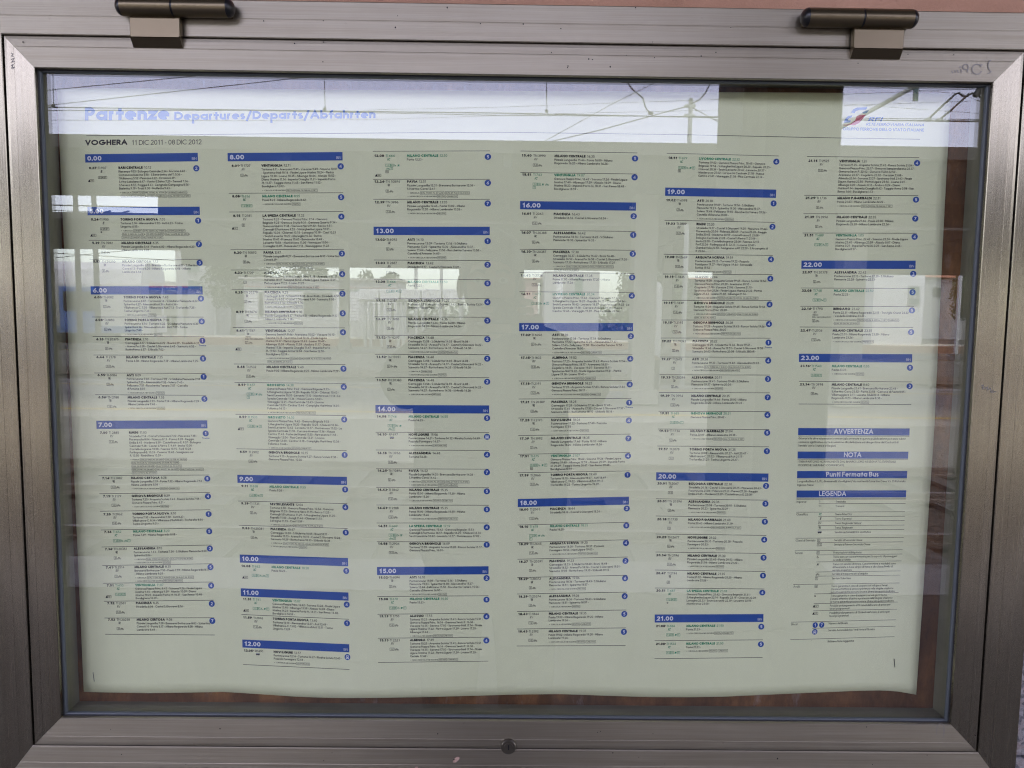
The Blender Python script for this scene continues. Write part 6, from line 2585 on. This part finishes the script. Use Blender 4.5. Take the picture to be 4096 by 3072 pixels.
def build_person():
    cx, cy, cz = CAMP
    bx, by = cx + 0.012 - 0.05, cy - 0.215        # middle of the head
    root = empty('person', (bx, by, 0))
    tag(root, 'person in dark jacket and jeans raising a small black camera towards the case', 'person')
    hz = cz + 0.075                               # eyes
    S = lambda x, y, z: (bx + x, by + y, z)
    HL = (cx - 0.062, cy - 0.035, cz - 0.012)     # hands on the camera
    HR = (cx + 0.062, cy - 0.035, cz - 0.012)
    EL, ER = (bx - 0.255, by + 0.03, cz - 0.215), (bx + 0.285, by + 0.03, cz - 0.215)
    SL, SR = (bx - 0.185, by - 0.03, cz - 0.13), (bx + 0.185, by - 0.03, cz - 0.13)
    J = {'pelvis': (S(0, -.035, .95), (.09, .06)), 'waist': (S(0, -.04, 1.08), (.10, .065)), 'chest': (S(0, -.045, 1.25), (.11, .065)), 'neckb': (S(0, -.035, cz - .10), (.06, .055)),
         'neck': (S(0, -.01, cz - .02), .056), 'skull0': (S(0, .008, hz - .055), (.062, .075)), 'skull1': (S(0, .0, hz + .01), (.076, .092)), 'skull2': (S(0, -.008, hz + .07), (.066, .08)),
         'SL': (SL, .050), 'EL': (EL, .047), 'WL': ((HL[0] - .015, HL[1] - .03, HL[2] - .055), .029), 'PL': (HL, (.018, .036)),
         'SR': (SR, .050), 'ER': (ER, .047), 'WR': ((HR[0] + .015, HR[1] - .03, HR[2] - .055), .029), 'PR': (HR, (.018, .036)),
         'HL': (S(-.09, -.03, .84), .066), 'KL': (S(-.105, -.01, .49), .062), 'AL': (S(-.11, -.04, .09), .045), 'FL': (S(-.13, .10, .045), .042),
         'HR': (S(.09, -.03, .84), .066), 'KR': (S(.105, -.01, .49), .062), 'AR': (S(.11, -.04, .09), .045), 'FR': (S(.13, .10, .045), .042)}
    Bn = [('pelvis', 'waist'), ('waist', 'chest'), ('chest', 'neckb'), ('neckb', 'neck'), ('neck', 'skull0'), ('skull0', 'skull1'), ('skull1', 'skull2'),
          ('chest', 'SL'), ('SL', 'EL'), ('EL', 'WL'), ('WL', 'PL'), ('chest', 'SR'), ('SR', 'ER'), ('ER', 'WR'), ('WR', 'PR'),
          ('pelvis', 'HL'), ('HL', 'KL'), ('KL', 'AL'), ('AL', 'FL'), ('pelvis', 'HR'), ('HR', 'KR'), ('KR', 'AR'), ('AR', 'FR')]
    skinned('body', J, Bn, 'skin', root)
    g = lambda k, f=1.0, add=0.0: (J[k][0], tuple(q * f + add for q in (J[k][1] if isinstance(J[k][1], tuple) else (J[k][1], J[k][1]))))
    JJ = {'hem': (S(0, -.03, .76), (.225, .15)), 'waist': (S(0, -.03, 1.05), (.225, .145)), 'chest': (S(0, -.03, 1.27), (.215, .15)), 'collar': (S(0, -.03, cz - .075), (.088, .08)),
          'SL': g('SL', 1, .045), 'EL': g('EL', 1, .040), 'CL': ((HL[0] - .035, HL[1] - .045, HL[2] - .085), .043), 'SR': g('SR', 1, .045), 'ER': g('ER', 1, .040), 'CR': ((HR[0] + .035, HR[1] - .045, HR[2] - .085), .043)}
    skinned('jacket', JJ, [('hem', 'waist'), ('waist', 'chest'), ('chest', 'collar'), ('chest', 'SL'), ('SL', 'EL'), ('EL', 'CL'), ('chest', 'SR'), ('SR', 'ER'), ('ER', 'CR')], 'cloth', root)
    TJ = {'belt': (S(0, -.03, 1.02), (.145, .105)), 'crotch': (S(0, -.03, .92), (.145, .105)), 'HL': (S(-.10, -.03, .80), .098), 'KL': g('KL', 1, .02), 'AL': ((J['AL'][0][0], J['AL'][0][1], .075), .064), 'HR': (S(.10, -.03, .80), .098), 'KR': g('KR', 1, .02), 'AR': ((J['AR'][0][0], J['AR'][0][1], .075), .064)}
    skinned('jeans', TJ, [('belt', 'crotch'), ('crotch', 'HL'), ('HL', 'KL'), ('KL', 'AL'), ('crotch', 'HR'), ('HR', 'KR'), ('KR', 'AR')], 'jeans', root)
    for s in (-1, 1):
        b = MB()
        b.ball(S(s * .125, .04, .045), (.052, .135, .05), 'cam_black', 14, 8)
        b.build('shoe', root, True)
    # head details
    b = MB()
    b.ball(S(0, -.028, hz + .045), (.088, .098, .092), 'hair', 20, 12)
    b.ball(S(0, -.06, hz - .02), (.076, .06, .085), 'hair', 16, 8)
    b.build('hair', root, True)
    for s in (-1, 1):
        b = MB()
        b.ball(S(s * .031, .083, hz), (.013, .010, .009), 'eye', 10, 6)
        b.ball(S(s * .031, .0915, hz), (.0055, .003, .0055), 'cam_black', 8, 6)
        b.build('eye', root, True)
        b = MB()
        b.ball(S(s * .080, .0, hz - .015), (.010, .020, .032), 'skin', 10, 8)
        b.build('ear', root, True)
        b = MB()
        b.tube([S(s * .014, .088, hz + .02), S(s * .032, .091, hz + .025), S(s * .048, .082, hz + .019)], .0045, 'hair', 6)
        b.build('eyebrow', root, True)
    b = MB()
    b.tube([S(0, .085, hz + .005), S(0, .098, hz - .02), S(0, .106, hz - .036), S(0, .09, hz - .045)], [.008, .010, .014, .008], 'skin', 10)
    b.build('nose', root, True)
    b = MB()
    b.tube([S(-.024, .082, hz - .068), S(0, .091, hz - .066), S(.024, .082, hz - .068)], [.003, .006, .003], 'pink', 8)
    b.build('mouth', root, True)
    # fingers round the camera
    for s, H in ((-1, HL), (1, HR)):
        for k, (dz, ln) in enumerate(((.030, .030), (.012, .034), (-.006, .033), (-.022, .026))):
            z = H[2] + dz
            p0 = (H[0] + s * .002, H[1] + .014, z)
            p1 = (H[0] - s * .002, H[1] + .024, z + .002)
            p2 = (H[0] - s * ln * .55, H[1] + .0275, z + .002)
            p3 = (H[0] - s * ln, H[1] + .0275, z)
            skinned('finger', {'a': (p0, .0095), 'b': (p1, .0088), 'c': (p2, .0080), 'd': (p3, .0068)}, [('a', 'b'), ('b', 'c'), ('c', 'd')], 'skin', root, 1)
        skinned('thumb', {'a': ((H[0] + s * .004, H[1] - .016, H[2] - .02), .0115), 'b': ((H[0] - s * .012, H[1] - .032, H[2] - .008), .0105), 'c': ((H[0] - s * .030, H[1] - .034, H[2] + .002), .0085)}, [('a', 'b'), ('b', 'c')], 'skin', root, 1)
    # compact camera in the hands, its lens just behind the viewpoint
    k = empty('compact_camera', (cx, cy - .04, cz))
    tag(k, 'small black compact camera held up in both hands', 'camera')
    b = MB()
    b.box((cx - .05, cy - .046, cz - .032), (cx + .05, cy - .022, cz + .030), 'cam_black', .004)
    b.build('body', k)
    b = MB()
    b.tube([(cx, cy - .022, cz), (cx, cy - .012, cz), (cx, cy - .010, cz)], [.021, .020, .016], 'cam_black', 24)
    b.build('lens_barrel', k, True)
    b = MB()
    b.tube([(cx, cy - .0099, cz), (cx, cy - .0094, cz)], .010, 'window', 20)
    b.build('lens_glass', k, True)
    b = MB()
    b.tube([(cx + .03, cy - .034, cz + .030), (cx + .03, cy - .034, cz + .034)], .006, 'mast', 14)
    b.build('shutter_button', k, True)


build_wall()
build_case()
build_poster()
build_ground()
build_canopies()
build_tracks()
build_catenary()
build_train()
build_far_side()
build_trees()
build_person()
